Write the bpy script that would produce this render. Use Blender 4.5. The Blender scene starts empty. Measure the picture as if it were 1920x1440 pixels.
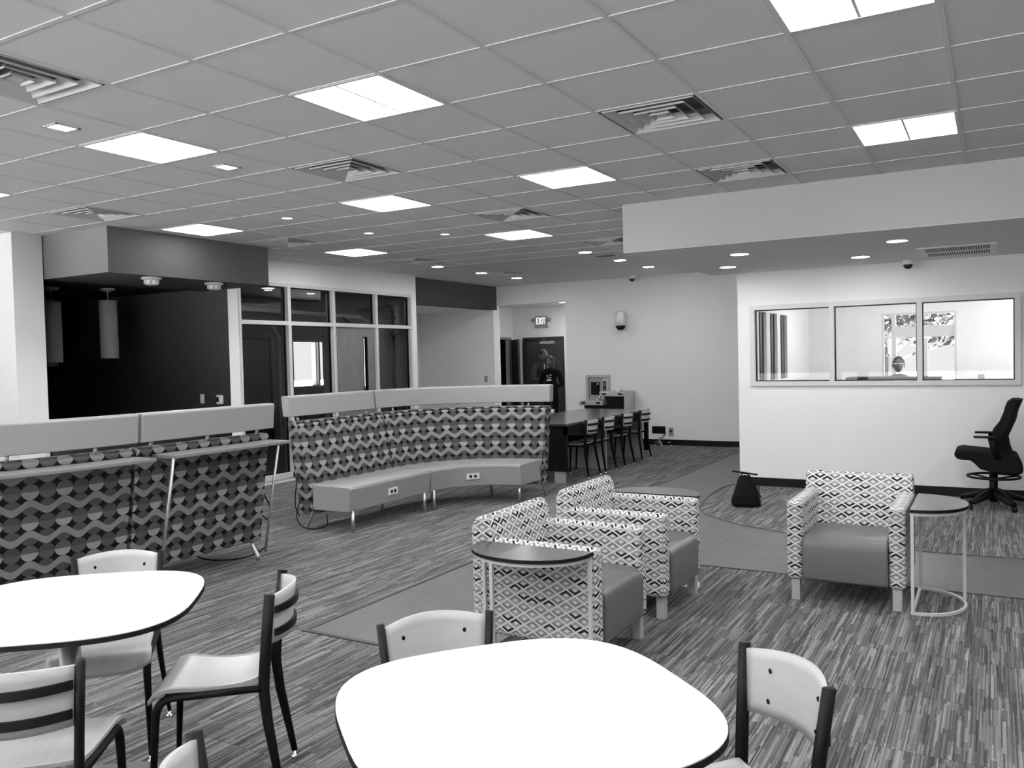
import bpy, bmesh, math, random
from mathutils import Vector, Matrix
random.seed(7)
S = bpy.context.scene
COL = S.collection
R = math.radians
PI = math.pi

# ------------------------------------------------------------------ nodes
class X:
    """tiny expression wrapper over Math nodes"""
    def __init__(s, nt, sock): s.nt = nt; s.s = sock
    def _m(s, op, *a, clamp=False):
        n = s.nt.nodes.new('ShaderNodeMath'); n.operation = op; n.use_clamp = clamp
        for i, v in enumerate((s,) + a):
            if isinstance(v, X): s.nt.links.new(v.s, n.inputs[i])
            else: n.inputs[i].default_value = v
        return X(s.nt, n.outputs[0])
    def __add__(s, o): return s._m('ADD', o)
    def __sub__(s, o): return s._m('SUBTRACT', o)
    def __mul__(s, o): return s._m('MULTIPLY', o)
    def __truediv__(s, o): return s._m('DIVIDE', o)
    def __radd__(s, o): return s._m('ADD', o)
    def __rmul__(s, o): return s._m('MULTIPLY', o)
    def __rsub__(s, o): return (s * -1.0) + o
    def floor(s): return s._m('FLOOR')
    def frac(s): return s._m('FRACT')
    def abs(s): return s._m('ABSOLUTE')
    def cos(s): return s._m('COSINE')
    def lt(s, o): return s._m('LESS_THAN', o)
    def gt(s, o): return s._m('GREATER_THAN', o)
    def mn(s, o): return s._m('MINIMUM', o)
    def mx(s, o): return s._m('MAXIMUM', o)
    def mod2(s): return s._m('FLOORED_MODULO', 2.0)
    def sqrt(s): return s._m('SQRT')
    def mix(s, a, b):          # s=0 -> a, s=1 -> b
        if isinstance(a, X): return a + s * (b - a)
        if isinstance(b, X): return s * (b - a) + a
        return s * (b - a) + a

def new_mat(name):
    m = bpy.data.materials.new(name); m.use_nodes = True
    nt = m.node_tree; b = nt.nodes['Principled BSDF']
    return m, nt, b

def plain(name, g, rough=.6, metal=0., spec=.5, coat=0.):
    m, nt, b = new_mat(name)
    c = g if isinstance(g, tuple) else (g, g, g)
    b.inputs['Base Color'].default_value = (*c, 1)
    b.inputs['Roughness'].default_value = rough
    b.inputs['Metallic'].default_value = metal
    b.inputs['Specular IOR Level'].default_value = spec
    b.inputs['Coat Weight'].default_value = coat
    return m

def noise(nt, vec, scale, detail=2., rough=.5):
    n = nt.nodes.new('ShaderNodeTexNoise'); n.inputs['Scale'].default_value = scale
    n.inputs['Detail'].default_value = detail; n.inputs['Roughness'].default_value = rough
    if vec is not None: nt.links.new(vec, n.inputs['Vector'])
    return X(nt, n.outputs['Fac'])

def coords(nt, kind='Object'):
    t = nt.nodes.new('ShaderNodeTexCoord'); sp = nt.nodes.new('ShaderNodeSeparateXYZ')
    nt.links.new(t.outputs[kind], sp.inputs[0])
    return t.outputs[kind], X(nt, sp.outputs[0]), X(nt, sp.outputs[1]), X(nt, sp.outputs[2])

def comb(nt, a, b, c=0.):
    n = nt.nodes.new('ShaderNodeCombineXYZ')
    for i, v in enumerate((a, b, c)):
        if isinstance(v, X): nt.links.new(v.s, n.inputs[i])
        else: n.inputs[i].default_value = v
    return n.outputs[0]

def wnoise(nt, a, b, c=0.):
    n = nt.nodes.new('ShaderNodeTexWhiteNoise'); n.noise_dimensions = '3D'
    nt.links.new(comb(nt, a, b, c), n.inputs['Vector'])
    return X(nt, n.outputs['Value'])

def setcol(nt, b, e):
    nt.links.new(comb(nt, e, e, e), b.inputs['Base Color'])

def bump(nt, b, e, strength=.2, dist=.002):
    n = nt.nodes.new('ShaderNodeBump'); n.inputs['Strength'].default_value = strength
    n.inputs['Distance'].default_value = dist
    nt.links.new(e.s, n.inputs['Height']); nt.links.new(n.outputs[0], b.inputs['Normal'])

def paint(name, g, rough=.75):
    m, nt, b = new_mat(name)
    v, x, y, z = coords(nt)
    n = noise(nt, v, 3., 3.)
    setcol(nt, b, (n - .5) * (g * .06) + g)
    b.inputs['Roughness'].default_value = rough
    b.inputs['Specular IOR Level'].default_value = .3 if g > .1 else .06
    bump(nt, b, noise(nt, v, 220., 1.), .15, .001)
    return m

def streak_wood(name, g, amp=.12, axis=0, rough=.35, k=9.):
    m, nt, b = new_mat(name)
    v, x, y, z = coords(nt)
    a = [x * k, y * k, z * k]
    a[axis] = a[axis] * .12
    n = noise(nt, comb(nt, a[0], a[1], a[2]), 3., 4.)
    n2 = noise(nt, comb(nt, a[0], a[1], a[2]), 14., 2.)
    setcol(nt, b, (n - .5) * (g * amp * 2.4) + (n2 - .5) * (g * amp) + g)
    b.inputs['Roughness'].default_value = rough
    return m

M = {}
M['wall'] = paint('wall_paint_white', .84)
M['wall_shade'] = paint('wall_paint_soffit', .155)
M['dark_paint'] = paint('wall_paint_charcoal', .034)
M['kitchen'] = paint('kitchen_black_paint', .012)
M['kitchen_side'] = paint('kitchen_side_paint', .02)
M['duct'] = plain('duct_metal', .12, .5)
M['mid_paint'] = paint('utility_room_paint', .17)
M['black'] = plain('black_metal', .004, .5, 0, .12)
M['black_rubber'] = plain('black_rubber', .006, .7, 0, .2)
M['black_fabric'] = plain('black_fabric', .006, .9, 0, .1)
M['alu'] = plain('painted_aluminium', .62, .45, 0, .4)
M['steel'] = plain('satin_steel', .62, .32, .9)
M['chrome'] = plain('polished_steel', .8, .15, 1.)
M['brushed'] = plain('brushed_steel', .55, .38, .8)
M['white'] = plain('white_plastic', .8, .4)
M['grey'] = plain('grey_plastic', .3, .5)
M['tabletop'] = plain('white_laminate', .86, .35, 0, .4)
M['edge'] = plain('black_edge_band', .006, .7, 0, .1)
M['plate'] = plain('grey_base_plate', .22, .5, .3)
M['leather'] = plain('grey_vinyl_upholstery', .115, .36, 0, .55)
M['vinyl_light'] = plain('light_grey_vinyl', .30, .42, 0, .5)
M['vinyl_seat'] = plain('bench_seat_vinyl', .29, .42, 0, .5)
M['tableblack'] = plain('dark_laminate', .05, .22, 0, .6)
M['bar_top'] = plain('dark_bar_laminate', .035, .17, 0, .6)
M['maple'] = streak_wood('maple_plywood', .54, .07, 0, .32)
M['maple_y'] = streak_wood('maple_plywood_seat', .52, .10, 1, .28)
M['ply_edge'] = plain('plywood_edge', .42, .5)
M['oak'] = streak_wood('oak_veneer', .17, .28, 2, .45, 12.)
M['darkoak'] = streak_wood('dark_oak_veneer', .035, .5, 2, .45, 12.)
M['legwood'] = streak_wood('light_wood', .42, .14, 2, .4)
M['panelwood'] = streak_wood('pale_wood_panel', .38, .10, 2, .4)
M['skin'] = plain('skin', .06, .5)
M['hair'] = plain('hair', .006, .7)
M['cloth_dark'] = plain('dark_jacket', .03, .85, 0, .2)
M['cloth_mid'] = plain('grey_cloth', .05, .85, 0, .2)
M['cloth_black'] = plain('black_cloth', .006, .9, 0, .1)
M['print'] = plain('white_print', .55, .7)
M['concrete'] = paint('outdoor_paving', .75)
M['bark'] = plain('tree_bark', .05, .9)
M['leaf'] = plain('tree_leaf', .05, .7)
M['sidedoor'] = plain('dark_door_leaf', .012, .55)
M['steel_dark'] = plain('dark_pipe', .03, .45, .3)
M['track'] = plain('pale_metal_track', .35, .5, .2)
M['office_wall'] = paint('office_wall_white', .86)

# ceiling tile
m, nt, b = new_mat('ceiling_tile'); v, x, y, z = coords(nt)
spk = noise(nt, v, 170., 2.).gt(.66); n2 = noise(nt, v, 1.3, 3.)
setcol(nt, b, (spk * -.15) + (n2 * .04) + .86)
b.inputs['Roughness'].default_value = .9; b.inputs['Specular IOR Level'].default_value = .1
bump(nt, b, noise(nt, v, 120., 2.), .3, .002); M['tile'] = m
M['tbar'] = plain('ceiling_grid_bar', .78, .5)
M['gyp'] = paint('gypsum_ceiling', .76, .85)

# carpet: streaks running along y, in square tiles
m, nt, b = new_mat('striped_carpet'); v, x, y, z = coords(nt)
T2 = .6096
tj = (y / T2).floor(); half = tj.mod2() * .5
ti = (x / T2 + half).floor()
cx = (x / .0065).floor(); off = wnoise(nt, cx, ti, tj)
seg = (y / .33 + off * 7.3).floor()
w1 = wnoise(nt, cx, seg, 1.7)
cx2 = (x / .0255).floor(); seg2 = (y / .34 + wnoise(nt, cx2, 4.4, 1.1) * 5.).floor()
w2 = wnoise(nt, cx2, seg2, 9.1)
fine = noise(nt, comb(nt, x * 260., y * 55., 0.), 1., 2.)
big = noise(nt, v, .8, 2.)
tone = w1 * .6 + w2 * .4
val = tone * tone * .24 + .038
val = val * (fine * .9 + .55) * (big * .3 + .85)
dark = wnoise(nt, cx, seg, 5.5).gt(.88)
val = dark.mix(val, val * .38)
seam = ((y / T2).frac() - .5).abs().gt(.4965)
val = seam.mix(val, val * .5)
setcol(nt, b, val)
b.inputs['Roughness'].default_value = 1.; b.inputs['Specular IOR Level'].default_value = .05
b.inputs['Sheen Weight'].default_value = .10; b.inputs['Sheen Roughness'].default_value = .5
bump(nt, b, fine, .5, .003); M['carpet'] = m

# vinyl walkway
m, nt, b = new_mat('vinyl_walkway'); v, x, y, z = coords(nt)
n = noise(nt, comb(nt, x * 1., y * .25, 0.), 22., 4.); n2 = noise(nt, v, 2., 2.)
pl = wnoise(nt, (x / .23).floor(), (y / 1.2).floor(), 2.)
fl = noise(nt, comb(nt, x * 30., y * 5., 0.), 2.2, 3.).gt(.71)
setcol(nt, b, (n - .5) * .06 + (n2 - .5) * .03 + pl * .008 + fl * .05 + .090)
b.inputs['Roughness'].default_value = .42; b.inputs['Specular IOR Level'].default_value = .4
M['lvt'] = m
M['reducer'] = plain('floor_edging_strip', .035, .5)

# bench fabric: rows of circles, dot rows and wave rows alternate
m, nt, b = new_mat('bench_fabric_circles'); v, u, w, z = coords(nt, 'UV')
D = .1
gx = u / D; gy = w / D
iy = gy.floor(); ix = gx.floor()
fx = gx.frac() * 2. - 1.; fy = gy.frac() * 2. - 1.
fx2 = fx * fx; r2 = fx2 + fy * fy
circ = (r2 * 1.).lt(1.02)
odd = ix.mod2(); rowo = iy.mod2()
low = fy.lt(-.02)
thr = noise(nt, comb(nt, u * 420., w * 60., 0.), 1., 2.)
dotv = (odd.mix(low.mix(.09, .28), low.mix(.058, .085)))
wave_c = ((gx * PI).cos())
sx = (odd * -2. + 1.)
ctr = (((gx - .5) * PI).cos()) * .52
band = (fy - ctr).abs().lt(.47)
wavev = band.mix(.065, .21)
cellv = rowo.mix(dotv, wavev)
ins = rowo.mix(circ, circ.mx(band * (r2.lt(1.35))))
val = ins.mix(.008, cellv) * (thr * .8 + .6)
setcol(nt, b, val); b.inputs['Roughness'].default_value = .95; b.inputs['Specular IOR Level'].default_value = .1
M['circles'] = m

# armchair fabric: lattice of diamonds with dark chevrons
m, nt, b = new_mat('armchair_fabric_diamonds'); v, u, w, z = coords(nt, 'UV')
a = u / .100 + w / .062; c = w / .062 - u / .100
ia = a.floor(); ic = c.floor(); fa = a.frac(); fc = c.frac()
row = (ia + ic)
ro = (row * .5).frac().gt(.25)
top = (1. - fa).mn(1. - fc); bot = fa.mn(fc)
d = ro.mix(top, bot); arm_ = ro.mix((1. - fa).mx(1. - fc), fa.mx(fc))
line = (top.mn(bot)).lt(.085)
h = wnoise(nt, ia, ic, .5)
rowsel = wnoise(nt, row, 3.3, 8.8)
dk = (h * .6 + rowsel * .4).gt(.60)
chev = d.lt(.31) * arm_.lt(.84)
cent = ((fa - .5).abs().mx((fc - .5).abs())).lt(.15)
base = cent.mix(.33, .68)
v1 = chev.mix(base, dk.mix(.20, .012))
v2 = line.mix(v1, .68)
setcol(nt, b, v2); b.inputs['Roughness'].default_value = .9; b.inputs['Specular IOR Level'].default_value = .15
M['diamonds'] = m

def emis(name, s, g=1.):
    m = bpy.data.materials.new(name); m.use_nodes = True; nt = m.node_tree
    for n in list(nt.nodes):
        if n.type != 'OUTPUT_MATERIAL': nt.nodes.remove(n)
    e = nt.nodes.new('ShaderNodeEmission'); e.inputs[0].default_value = (g, g, g, 1); e.inputs[1].default_value = s
    nt.links.new(e.outputs[0], nt.nodes['Material Output'].inputs[0]); return m
PANEL = 23.
M['panel'] = emis('lit_diffuser', PANEL)
M['down'] = emis('lit_downlight_lens', 115.)
M['small'] = emis('lit_small_lens', 2.2)
M['exit'] = emis('lit_exit_letters', .8)

def glass(name, refl=1.0):
    m = bpy.data.materials.new(name); m.use_nodes = True; nt = m.node_tree
    for n in list(nt.nodes):
        if n.type != 'OUTPUT_MATERIAL': nt.nodes.remove(n)
    t = nt.nodes.new('ShaderNodeBsdfTransparent'); g = nt.nodes.new('ShaderNodeBsdfGlossy'); g.inputs['Roughness'].default_value = .01
    t.inputs[0].default_value = (.93, .93, .93, 1)
    f = nt.nodes.new('ShaderNodeFresnel'); f.inputs[0].default_value = 1.5
    mx = nt.nodes.new('ShaderNodeMixShader'); nt.links.new(f.outputs[0], mx.inputs[0])
    nt.links.new(t.outputs[0], mx.inputs[1]); nt.links.new(g.outputs[0], mx.inputs[2])
    nt.links.new(mx.outputs[0], nt.nodes['Material Output'].inputs[0]); return m
M['glass'] = glass('window_glass')

# ------------------------------------------------------------------ mesh helpers
def setuv(bm, su=1.):
    uv = bm.loops.layers.uv.verify()
    for f in bm.faces:
        n = f.normal; ax = max(range(3), key=lambda i: abs(n[i]))
        for l in f.loops:
            p = l.vert.co
            l[uv].uv = ((p.x, p.y), (p.x, p.z), (p.y, p.z))[{2: 0, 1: 1, 0: 2}[ax]]

def obj(name, bm, mat, parent=None, smooth=False, bev=0, seg=2, uvbox=False, loc=None):
    bm.normal_update()
    if uvbox: setuv(bm)
    me = bpy.data.meshes.new(name); bm.to_mesh(me); bm.free()
    for mm in (mat if isinstance(mat, (list, tuple)) else [mat]): me.materials.append(mm)
    o = bpy.data.objects.new(name, me); COL.objects.link(o)
    if parent is not None: o.parent = parent
    if loc: o.location = loc
    if smooth:
        for p in me.polygons: p.use_smooth = True
    if bev:
        md = o.modifiers.new('bevel', 'BEVEL'); md.width = bev; md.segments = seg; md.limit_method = 'ANGLE'; md.angle_limit = R(35)
        if seg > 1 or smooth:
            for p in me.polygons: p.use_smooth = True
            md.harden_normals = True
    return o

def tag(o, label, cat, group=None, kind=None):
    if label: o['label'] = label
    if cat: o['category'] = cat
    if group: o['group'] = group
    if kind: o['kind'] = kind
    return o

def thing(name, label, cat, loc=(0, 0, 0), rz=0., group=None):
    o = bpy.data.objects.new(name, None); COL.objects.link(o)
    o.empty_display_size = .1
    o.location = loc; o.rotation_euler = (0, 0, rz)
    return tag(o, label, cat, group)

def struct(o, label=None, cat=None):
    o['kind'] = 'structure'
    if label: o['label'] = label
    if cat: o['category'] = cat
    return o

def copy_tree(o, parent=None):
    c = o.copy(); COL.objects.link(c)
    if parent is not None: c.parent = parent; c.matrix_parent_inverse = o.matrix_parent_inverse.copy()
    for ch in list(o.children): copy_tree(ch, c)
    return c

def B(bm, x0, x1, y0, y1, z0, z1, mi=0):
    vs = [bm.verts.new((x, y, z)) for z in (z0, z1) for y in (y0, y1) for x in (x0, x1)]
    for f in ((0, 2, 3, 1), (4, 5, 7, 6), (0, 1, 5, 4), (2, 6, 7, 3), (0, 4, 6, 2), (1, 3, 7, 5)):
        fc = bm.faces.new([vs[i] for i in f]); fc.material_index = mi
    return bm

def box(x0, x1, y0, y1, z0, z1): return B(bmesh.new(), x0, x1, y0, y1, z0, z1)

def quad(bm, a, b_, c, d, mi=0):
    f = bm.faces.new([bm.verts.new(p) for p in (a, b_, c, d)]); f.material_index = mi; return f

def tube(bm, pts, r, n=10, close=False, rad=None, cap=True, sq=None):
    """tube along points; rad: list of radii; sq=(a,b): flattened cross-section"""
    pts = [Vector(p) for p in pts]; rings = []; N = len(pts)
    prev = None
    for i, p in enumerate(pts):
        if close: t = (pts[(i + 1) % N] - pts[i - 1])
        else: t = pts[min(i + 1, N - 1)] - pts[max(i - 1, 0)]
        t.normalize()
        if prev is None:
            up = Vector((0, 0, 1)) if abs(t.z) < .9 else Vector((0, 1, 0))
            s = t.cross(up).normalized()
        else:
            s = (prev - t * prev.dot(t)).normalized()
        prev = s; w = s.cross(t).normalized()
        rr = rad[i] if rad else r
        a, b_ = (sq if sq else (1, 1))
        rings.append([bm.verts.new(p + s * math.cos(2 * PI * k / n) * rr * a + w * math.sin(2 * PI * k / n) * rr * b_) for k in range(n)])
    L = N if close else N - 1
    for i in range(L):
        A, Bq = rings[i], rings[(i + 1) % N]
        for k in range(n): bm.faces.new((A[k], A[(k + 1) % n], Bq[(k + 1) % n], Bq[k]))
    if not close and cap:
        bm.faces.new(rings[0][::-1]); bm.faces.new(rings[-1])
    bmesh.ops.recalc_face_normals(bm, faces=bm.faces)
    return bm

def lathe(bm, prof, n=24, c=(0, 0, 0)):
    rings = []
    for r, z in prof:
        rings.append([bm.verts.new((c[0] + r * math.cos(2 * PI * k / n), c[1] + r * math.sin(2 * PI * k / n), c[2] + z)) for k in range(n)])
    for i in range(len(rings) - 1):
        for k in range(n): bm.faces.new((rings[i][k], rings[i][(k + 1) % n], rings[i + 1][(k + 1) % n], rings[i + 1][k]))
    bm.faces.new(rings[0][::-1]); bm.faces.new(rings[-1])
    bmesh.ops.recalc_face_normals(bm, faces=bm.faces)
    return bm

def prism(bm, poly, z0, z1, mi=0, mside=None):
    lo = [bm.verts.new((p[0], p[1], z0)) for p in poly]; hi = [bm.verts.new((p[0], p[1], z1)) for p in poly]
    f = bm.faces.new(lo[::-1]); f.material_index = mi
    f = bm.faces.new(hi); f.material_index = mi
    n = len(poly)
    for i in range(n):
        f = bm.faces.new((lo[i], lo[(i + 1) % n], hi[(i + 1) % n], hi[i])); f.material_index = mi if mside is None else mside
    bmesh.ops.recalc_face_normals(bm, faces=bm.faces)
    return bm

def xform(bm, mat): bmesh.ops.transform(bm, matrix=mat, verts=bm.verts); return bm

def bez(p0, p1, p2, n=8):
    p0, p1, p2 = map(Vector, (p0, p1, p2))
    return [(1 - t) ** 2 * p0 + 2 * t * (1 - t) * p1 + t * t * p2 for t in [i / n for i in range(n + 1)]]

def rounded(pts, r, n=5):
    """polyline with rounded inner corners"""
    pts = [Vector(p) for p in pts]; out = [pts[0]]
    for i in range(1, len(pts) - 1):
        a = pts[i] + (pts[i - 1] - pts[i]).normalized() * r; c = pts[i] + (pts[i + 1] - pts[i]).normalized() * r
        out += bez(a, pts[i], c, n)
    return out + [pts[-1]]

def superell(a, n, rot=0, N=72, cx=0, cy=0):
    out = []
    for k in range(N):
        t = 2 * PI * k / N; c, s = math.cos(t), math.sin(t)
        x = a * math.copysign(abs(c) ** (2 / n), c); y = a * math.copysign(abs(s) ** (2 / n), s)
        out.append((cx + x * math.cos(rot) - y * math.sin(rot), cy + x * math.sin(rot) + y * math.cos(rot)))
    return out

# ------------------------------------------------------------------ camera
HC = 1.624; CEIL = 3.048
f_px = 1568.; Y_, P_, R_ = R(-30.04), R(-1.77), R(-1.35)
fw = Vector((math.sin(Y_) * math.cos(P_), math.cos(Y_) * math.cos(P_), math.sin(P_)))
rt = Vector((math.cos(Y_), -math.sin(Y_), 0)); up = rt.cross(fw)
c_, s_ = math.cos(R_), math.sin(R_)
rt2 = c_ * rt + s_ * up; up2 = -s_ * rt + c_ * up
cam = bpy.data.cameras.new('camera'); co = bpy.data.objects.new('camera', cam); COL.objects.link(co)
cam.sensor_width = 36; cam.sensor_fit = 'HORIZONTAL'; cam.lens = f_px / 1920 * 36; cam.clip_start = .05; cam.clip_end = 200
mw = Matrix((rt2, up2, -fw)).transposed().to_4x4(); mw.translation = (0, 0, HC); co.matrix_world = mw
S.camera = co

# ------------------------------------------------------------------ setting
T = .6096; FY0 = 14.35
def tx(i): return -(i + .31) * T
def ty(j): return (j + 4.419) * T
XE, YS, XW = 4.9, -4.6, -12.6          # east wall, south wall, west limit
LIGHTS = [(i, j) for i in (0, 4, 7) for j in (-7, -3, 1, 5)] + [(7, 9), (11, 5), (11, 9), (11, 1), (-4, -3), (-4, 1), (-4, 5), (11, -3)]
VENTS = [(6, -1), (11, 3), (6, 3), (11, 7), (2, 3), (2, 6), (6, 7), (11, 11), (11, 15), (6, 11)]
occ = set(LIGHTS) | set(VENTS)

fl = bmesh.new(); quad(fl, (XW, YS, 0), (XE, YS, 0), (XE, 17.2, 0), (XW, 17.2, 0))
struct(obj('floor', fl, M['carpet']))
# vinyl walkway, 3 mm proud of the carpet backing, around a rounded island of carpet by the window wall
pts_isl = [(-2.80, 10.28), (-2.86, 9.95), (-2.85, 9.55), (-2.79, 9.0), (-2.70, 8.55), (-2.54, 8.22), (-2.30, 8.0), (-2.05, 7.82), (-1.62, 7.63), (-1.2, 7.48), (-.8, 7.39), (-.3, 7.36), (.2, 7.41), (XE, 7.6)]
v_ = bmesh.new()
prism(v_, [(-3.62, 3.72), (-2.46, 3.72), (-2.46, 6.24), (XE, 6.24)] + pts_isl[::-1] + [(-2.76, 10.3), (-2.76, FY0), (-3.62, FY0)], -.01, .003)
struct(obj('floor_vinyl', v_, M['lvt']))
ed = bmesh.new()
B(ed, -3.65, -3.62, 3.69, 14.35, 0, .007); B(ed, -3.62, -2.46, 3.69, 3.72, 0, .007); B(ed, -2.46, XE, 6.225, 6.24, 0, .005)
struct(obj('trim_1', ed, M['reducer']))
eg = bmesh.new()
tube(eg, [(p[0], p[1], .004) for p in pts_isl], .006, 6); struct(obj('trim_2', eg, M['reducer']))

# ceiling: one face per tile, open where a fixture sits
ce = bmesh.new()
for i in range(-9, 21):
    for j in range(-12, 16):
        if (i, j) in occ: continue
        x0, x1, y0, y1 = tx(i + 1), tx(i), ty(j), ty(j + 1)
        quad(ce, (x0, y0, CEIL), (x0, y1, CEIL), (x1, y1, CEIL), (x1, y0, CEIL), 0 if (j < 13) else 1)
for i in range(-9, 21):
    quad(ce, (tx(i + 1), ty(16), CEIL), (tx(i + 1), 14.6, CEIL), (tx(i), 14.6, CEIL), (tx(i), ty(16), CEIL), 1)
struct(obj('ceiling', ce, [M['tile'], M['gyp']]))
gb = bmesh.new()
for i in range(-9, 21):
    B(gb, tx(i) - .012, tx(i) + .012, YS, ty(13), CEIL - .004, CEIL + .03)
for j in range(-11, 14):
    B(gb, XW, XE, ty(j) - .012, ty(j) + .012, CEIL - .0035, CEIL + .03)
struct(obj('ceiling_grid', gb, M['tbar']))
# plenum lid over everything (keeps daylight out of the void)
struct(obj('ceiling_void', box(XW - .2, XE + .2, YS - .2, 17.4, CEIL + .45, CEIL + .5), M['black']))

def wallbox(name, x0, x1, y0, y1, z0=0., z1=CEIL, m='wall'):
    return struct(obj(name, box(x0, x1, y0, y1, z0, z1), M[m]))

def wall_open(name, axis, c0, c1, a0, a1, z0, z1, holes, m='wall'):
    """wall slab with rectangular openings; axis 'x': slab spans c0..c1 in x and runs a0..a1 in y"""
    bm = bmesh.new(); cuts = sorted(set([a0, a1] + [h[0] for h in holes] + [h[1] for h in holes]))
    for p, q in zip(cuts[:-1], cuts[1:]):
        mid = (p + q) / 2; segs = [(z0, z1)]
        for h in holes:
            if h[0] < mid < h[1]:
                ns = []
                for s in segs:
                    if h[2] > s[0]: ns.append((s[0], min(h[2], s[1])))
                    if h[3] < s[1]: ns.append((max(h[3], s[0]), s[1]))
                segs = ns
        for s in segs:
            if s[1] - s[0] < 1e-4: continue
            if axis == 'x': B(bm, c0, c1, p, q, s[0], s[1])
            else: B(bm, p, q, c0, c1, s[0], s[1])
    bmesh.ops.remove_doubles(bm, verts=bm.verts, dist=1e-5)
    return struct(obj(name, bm, M[m]))

SOF = 2.592
# soffit over the window wall
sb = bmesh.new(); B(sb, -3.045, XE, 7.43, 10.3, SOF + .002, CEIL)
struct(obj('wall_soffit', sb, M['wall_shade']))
struct(obj('ceiling_soffit', box(-3.045, XE, 7.43, 10.3, SOF, SOF + .002), M['gyp']))
# window wall (right)
WX0, WX1, WZ0, WZ1 = -2.585, .235, 1.215, 2.19
wall_open('wall_right', 'y', 10.3, 10.42, -2.735, XE, 0, SOF + .02, [(WX0, WX1, WZ0, WZ1)])
struct(obj('baseboard_right', box(-2.735, XE, 10.288, 10.3, 0, .1), M['black_rubber']))
wallbox('wall_office_left', -2.735, -2.64, 10.42, 14.2, 0, .0 + 1.2, 'office_wall')
wall_open('wall_office_side', 'x', -2.735, -2.62, 10.42, 14.2, 1.2, SOF + .02,
          [(10.88, 11.30, 1.24, 2.15), (11.50, 11.93, 1.24, 2.15), (12.12, 12.56, 1.24, 2.15)], 'office_wall')
# far wall with hall opening
FY = 14.35
wall_open('wall_far', 'y', FY, FY + .12, -8.62, -2.62, 0, CEIL, [(-8.62, -7.09, 0, 2.675)])
struct(obj('baseboard_far', box(-7.09, -2.735, FY - .012, FY, 0, .1), M['black_rubber']))
# hall
wallbox('wall_hall_right', -7.09, -6.97, FY + .12, 17.0, 0, 2.8)
wall_open('wall_hall_back', 'y', 17.0, 17.12, -9.9, -6.97, 0, 2.9, [(-9.46, -8.48, 0, 2.05)])
wall_open('wall_hall_left', 'x', -9.9, -9.78, FY - .1, 17.0, 0, 2.9, [(15.95, 16.86, 0, 2.06)])
struct(obj('ceiling_hall', box(-9.9, -6.97, FY + .12, 17.12, 2.79, 2.85), M['gyp']))
wallbox('wall_hall_front', -9.9, -8.62, FY, FY + .12, 0, CEIL)
# alcove between glazing wall and hall
wallbox('wall_alcove', -10.5, -8.60, 14.2, FY, 0, CEIL)
wallbox('wall_alcove_left', -10.52, -10.4, 11.5, FY, 0, CEIL)
struct(obj('ceiling_alcove', box(-10.4, -8.72, 11.5, 14.2, 2.585, 2.62), M['wall']))
wallbox('wall_beam', -8.72, -8.595, 11.43, 14.33, 2.585, CEIL, 'dark_paint')
# glazing wall
GX = -8.44
gl_holes = [(7.60, 11.30, 0.05, 2.72)]
wall_open('wall_glazing', 'x', GX - .13, GX, 7.43, 11.43, 0, CEIL, gl_holes)
wallbox('wall_utility_end', -10.52, GX - .13, 11.38, 11.5, 0, 2.9, 'wall')
wallbox('wall_utility_far', -12.6, -10.52, 15.0, 15.1, 0, 2.9, 'mid_paint')
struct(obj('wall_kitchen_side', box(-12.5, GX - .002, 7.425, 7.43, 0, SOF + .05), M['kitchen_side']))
wallbox('wall_utility_side', -12.5, GX - .13, 7.45, 7.55, 0, 2.9, 'mid_paint')
wall_open('wall_utility_back', 'x', -12.72, -12.6, 7.4, 15.1, 0, 3.0, [(12.74, 13.80, 1.13, 2.07)], 'mid_paint')
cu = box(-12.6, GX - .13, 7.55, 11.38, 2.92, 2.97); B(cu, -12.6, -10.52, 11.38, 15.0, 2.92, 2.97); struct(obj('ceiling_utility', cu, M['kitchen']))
# kitchen servery: fascia box, dark room
fb = bmesh.new(); B(fb, -8.92, -7.708, 5.285, 7.43, 2.585, CEIL - .001)
struct(obj('wall_fascia', fb, M['dark_paint']))
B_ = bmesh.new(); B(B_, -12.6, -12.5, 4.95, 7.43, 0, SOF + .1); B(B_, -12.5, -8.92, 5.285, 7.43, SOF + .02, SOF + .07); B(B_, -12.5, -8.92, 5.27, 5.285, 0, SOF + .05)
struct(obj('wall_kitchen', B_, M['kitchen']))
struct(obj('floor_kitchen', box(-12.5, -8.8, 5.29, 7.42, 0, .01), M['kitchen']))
wallbox('wall_left', -12.6, -8.8, 4.95, 5.27, 0, CEIL)
struct(obj('wall_counter_front', box(-8.8, -8.7, 5.285, 7.425, 0, .9), M['dark_paint']))
tag(obj('service_counter', box(-8.95, -8.55, 5.29, 7.42, .9, .94), M['bar_top']), 'dark counter slab in the servery opening behind the long bench', 'counter')
# enclosing walls behind and beside the camera, with the room's windows
wall_open('wall_west', 'x', -12.72, -12.6, YS, 4.95, 0, CEIL, [(-3.5, -.5, .8, 2.6), (.5, 3.5, .8, 2.6)])
wall_open('wall_south', 'y', YS - .12, YS, -12.6, XE, 0, CEIL, [(-12.2, -9.6, .4, 2.8), (-9.4, -6.8, .4, 2.8), (-6.6, -4.0, .4, 2.8), (-3.8, -1.2, .4, 2.8), (-1.0, 1.6, .4, 2.8), (1.8, 4.6, .4, 2.8)])
wallbox('wall_east', XE, XE + .12, YS, 10.42, 0, CEIL, 'dark_paint')  # unseen wall, painted dark to cut light bounced into the room

def frame_bm(bm, axis, c0, c1, a0, a1, z0, z1, w):
    def bb(p, q, s, t):
        if axis == 'x': B(bm, c0, c1, p, q, s, t)
        else: B(bm, p, q, c0, c1, s, t)
    bb(a0, a0 + w, z0, z1); bb(a1 - w, a1, z0, z1); bb(a0 + w, a1 - w, z0, z0 + w); bb(a0 + w, a1 - w, z1 - w, z1)

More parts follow.
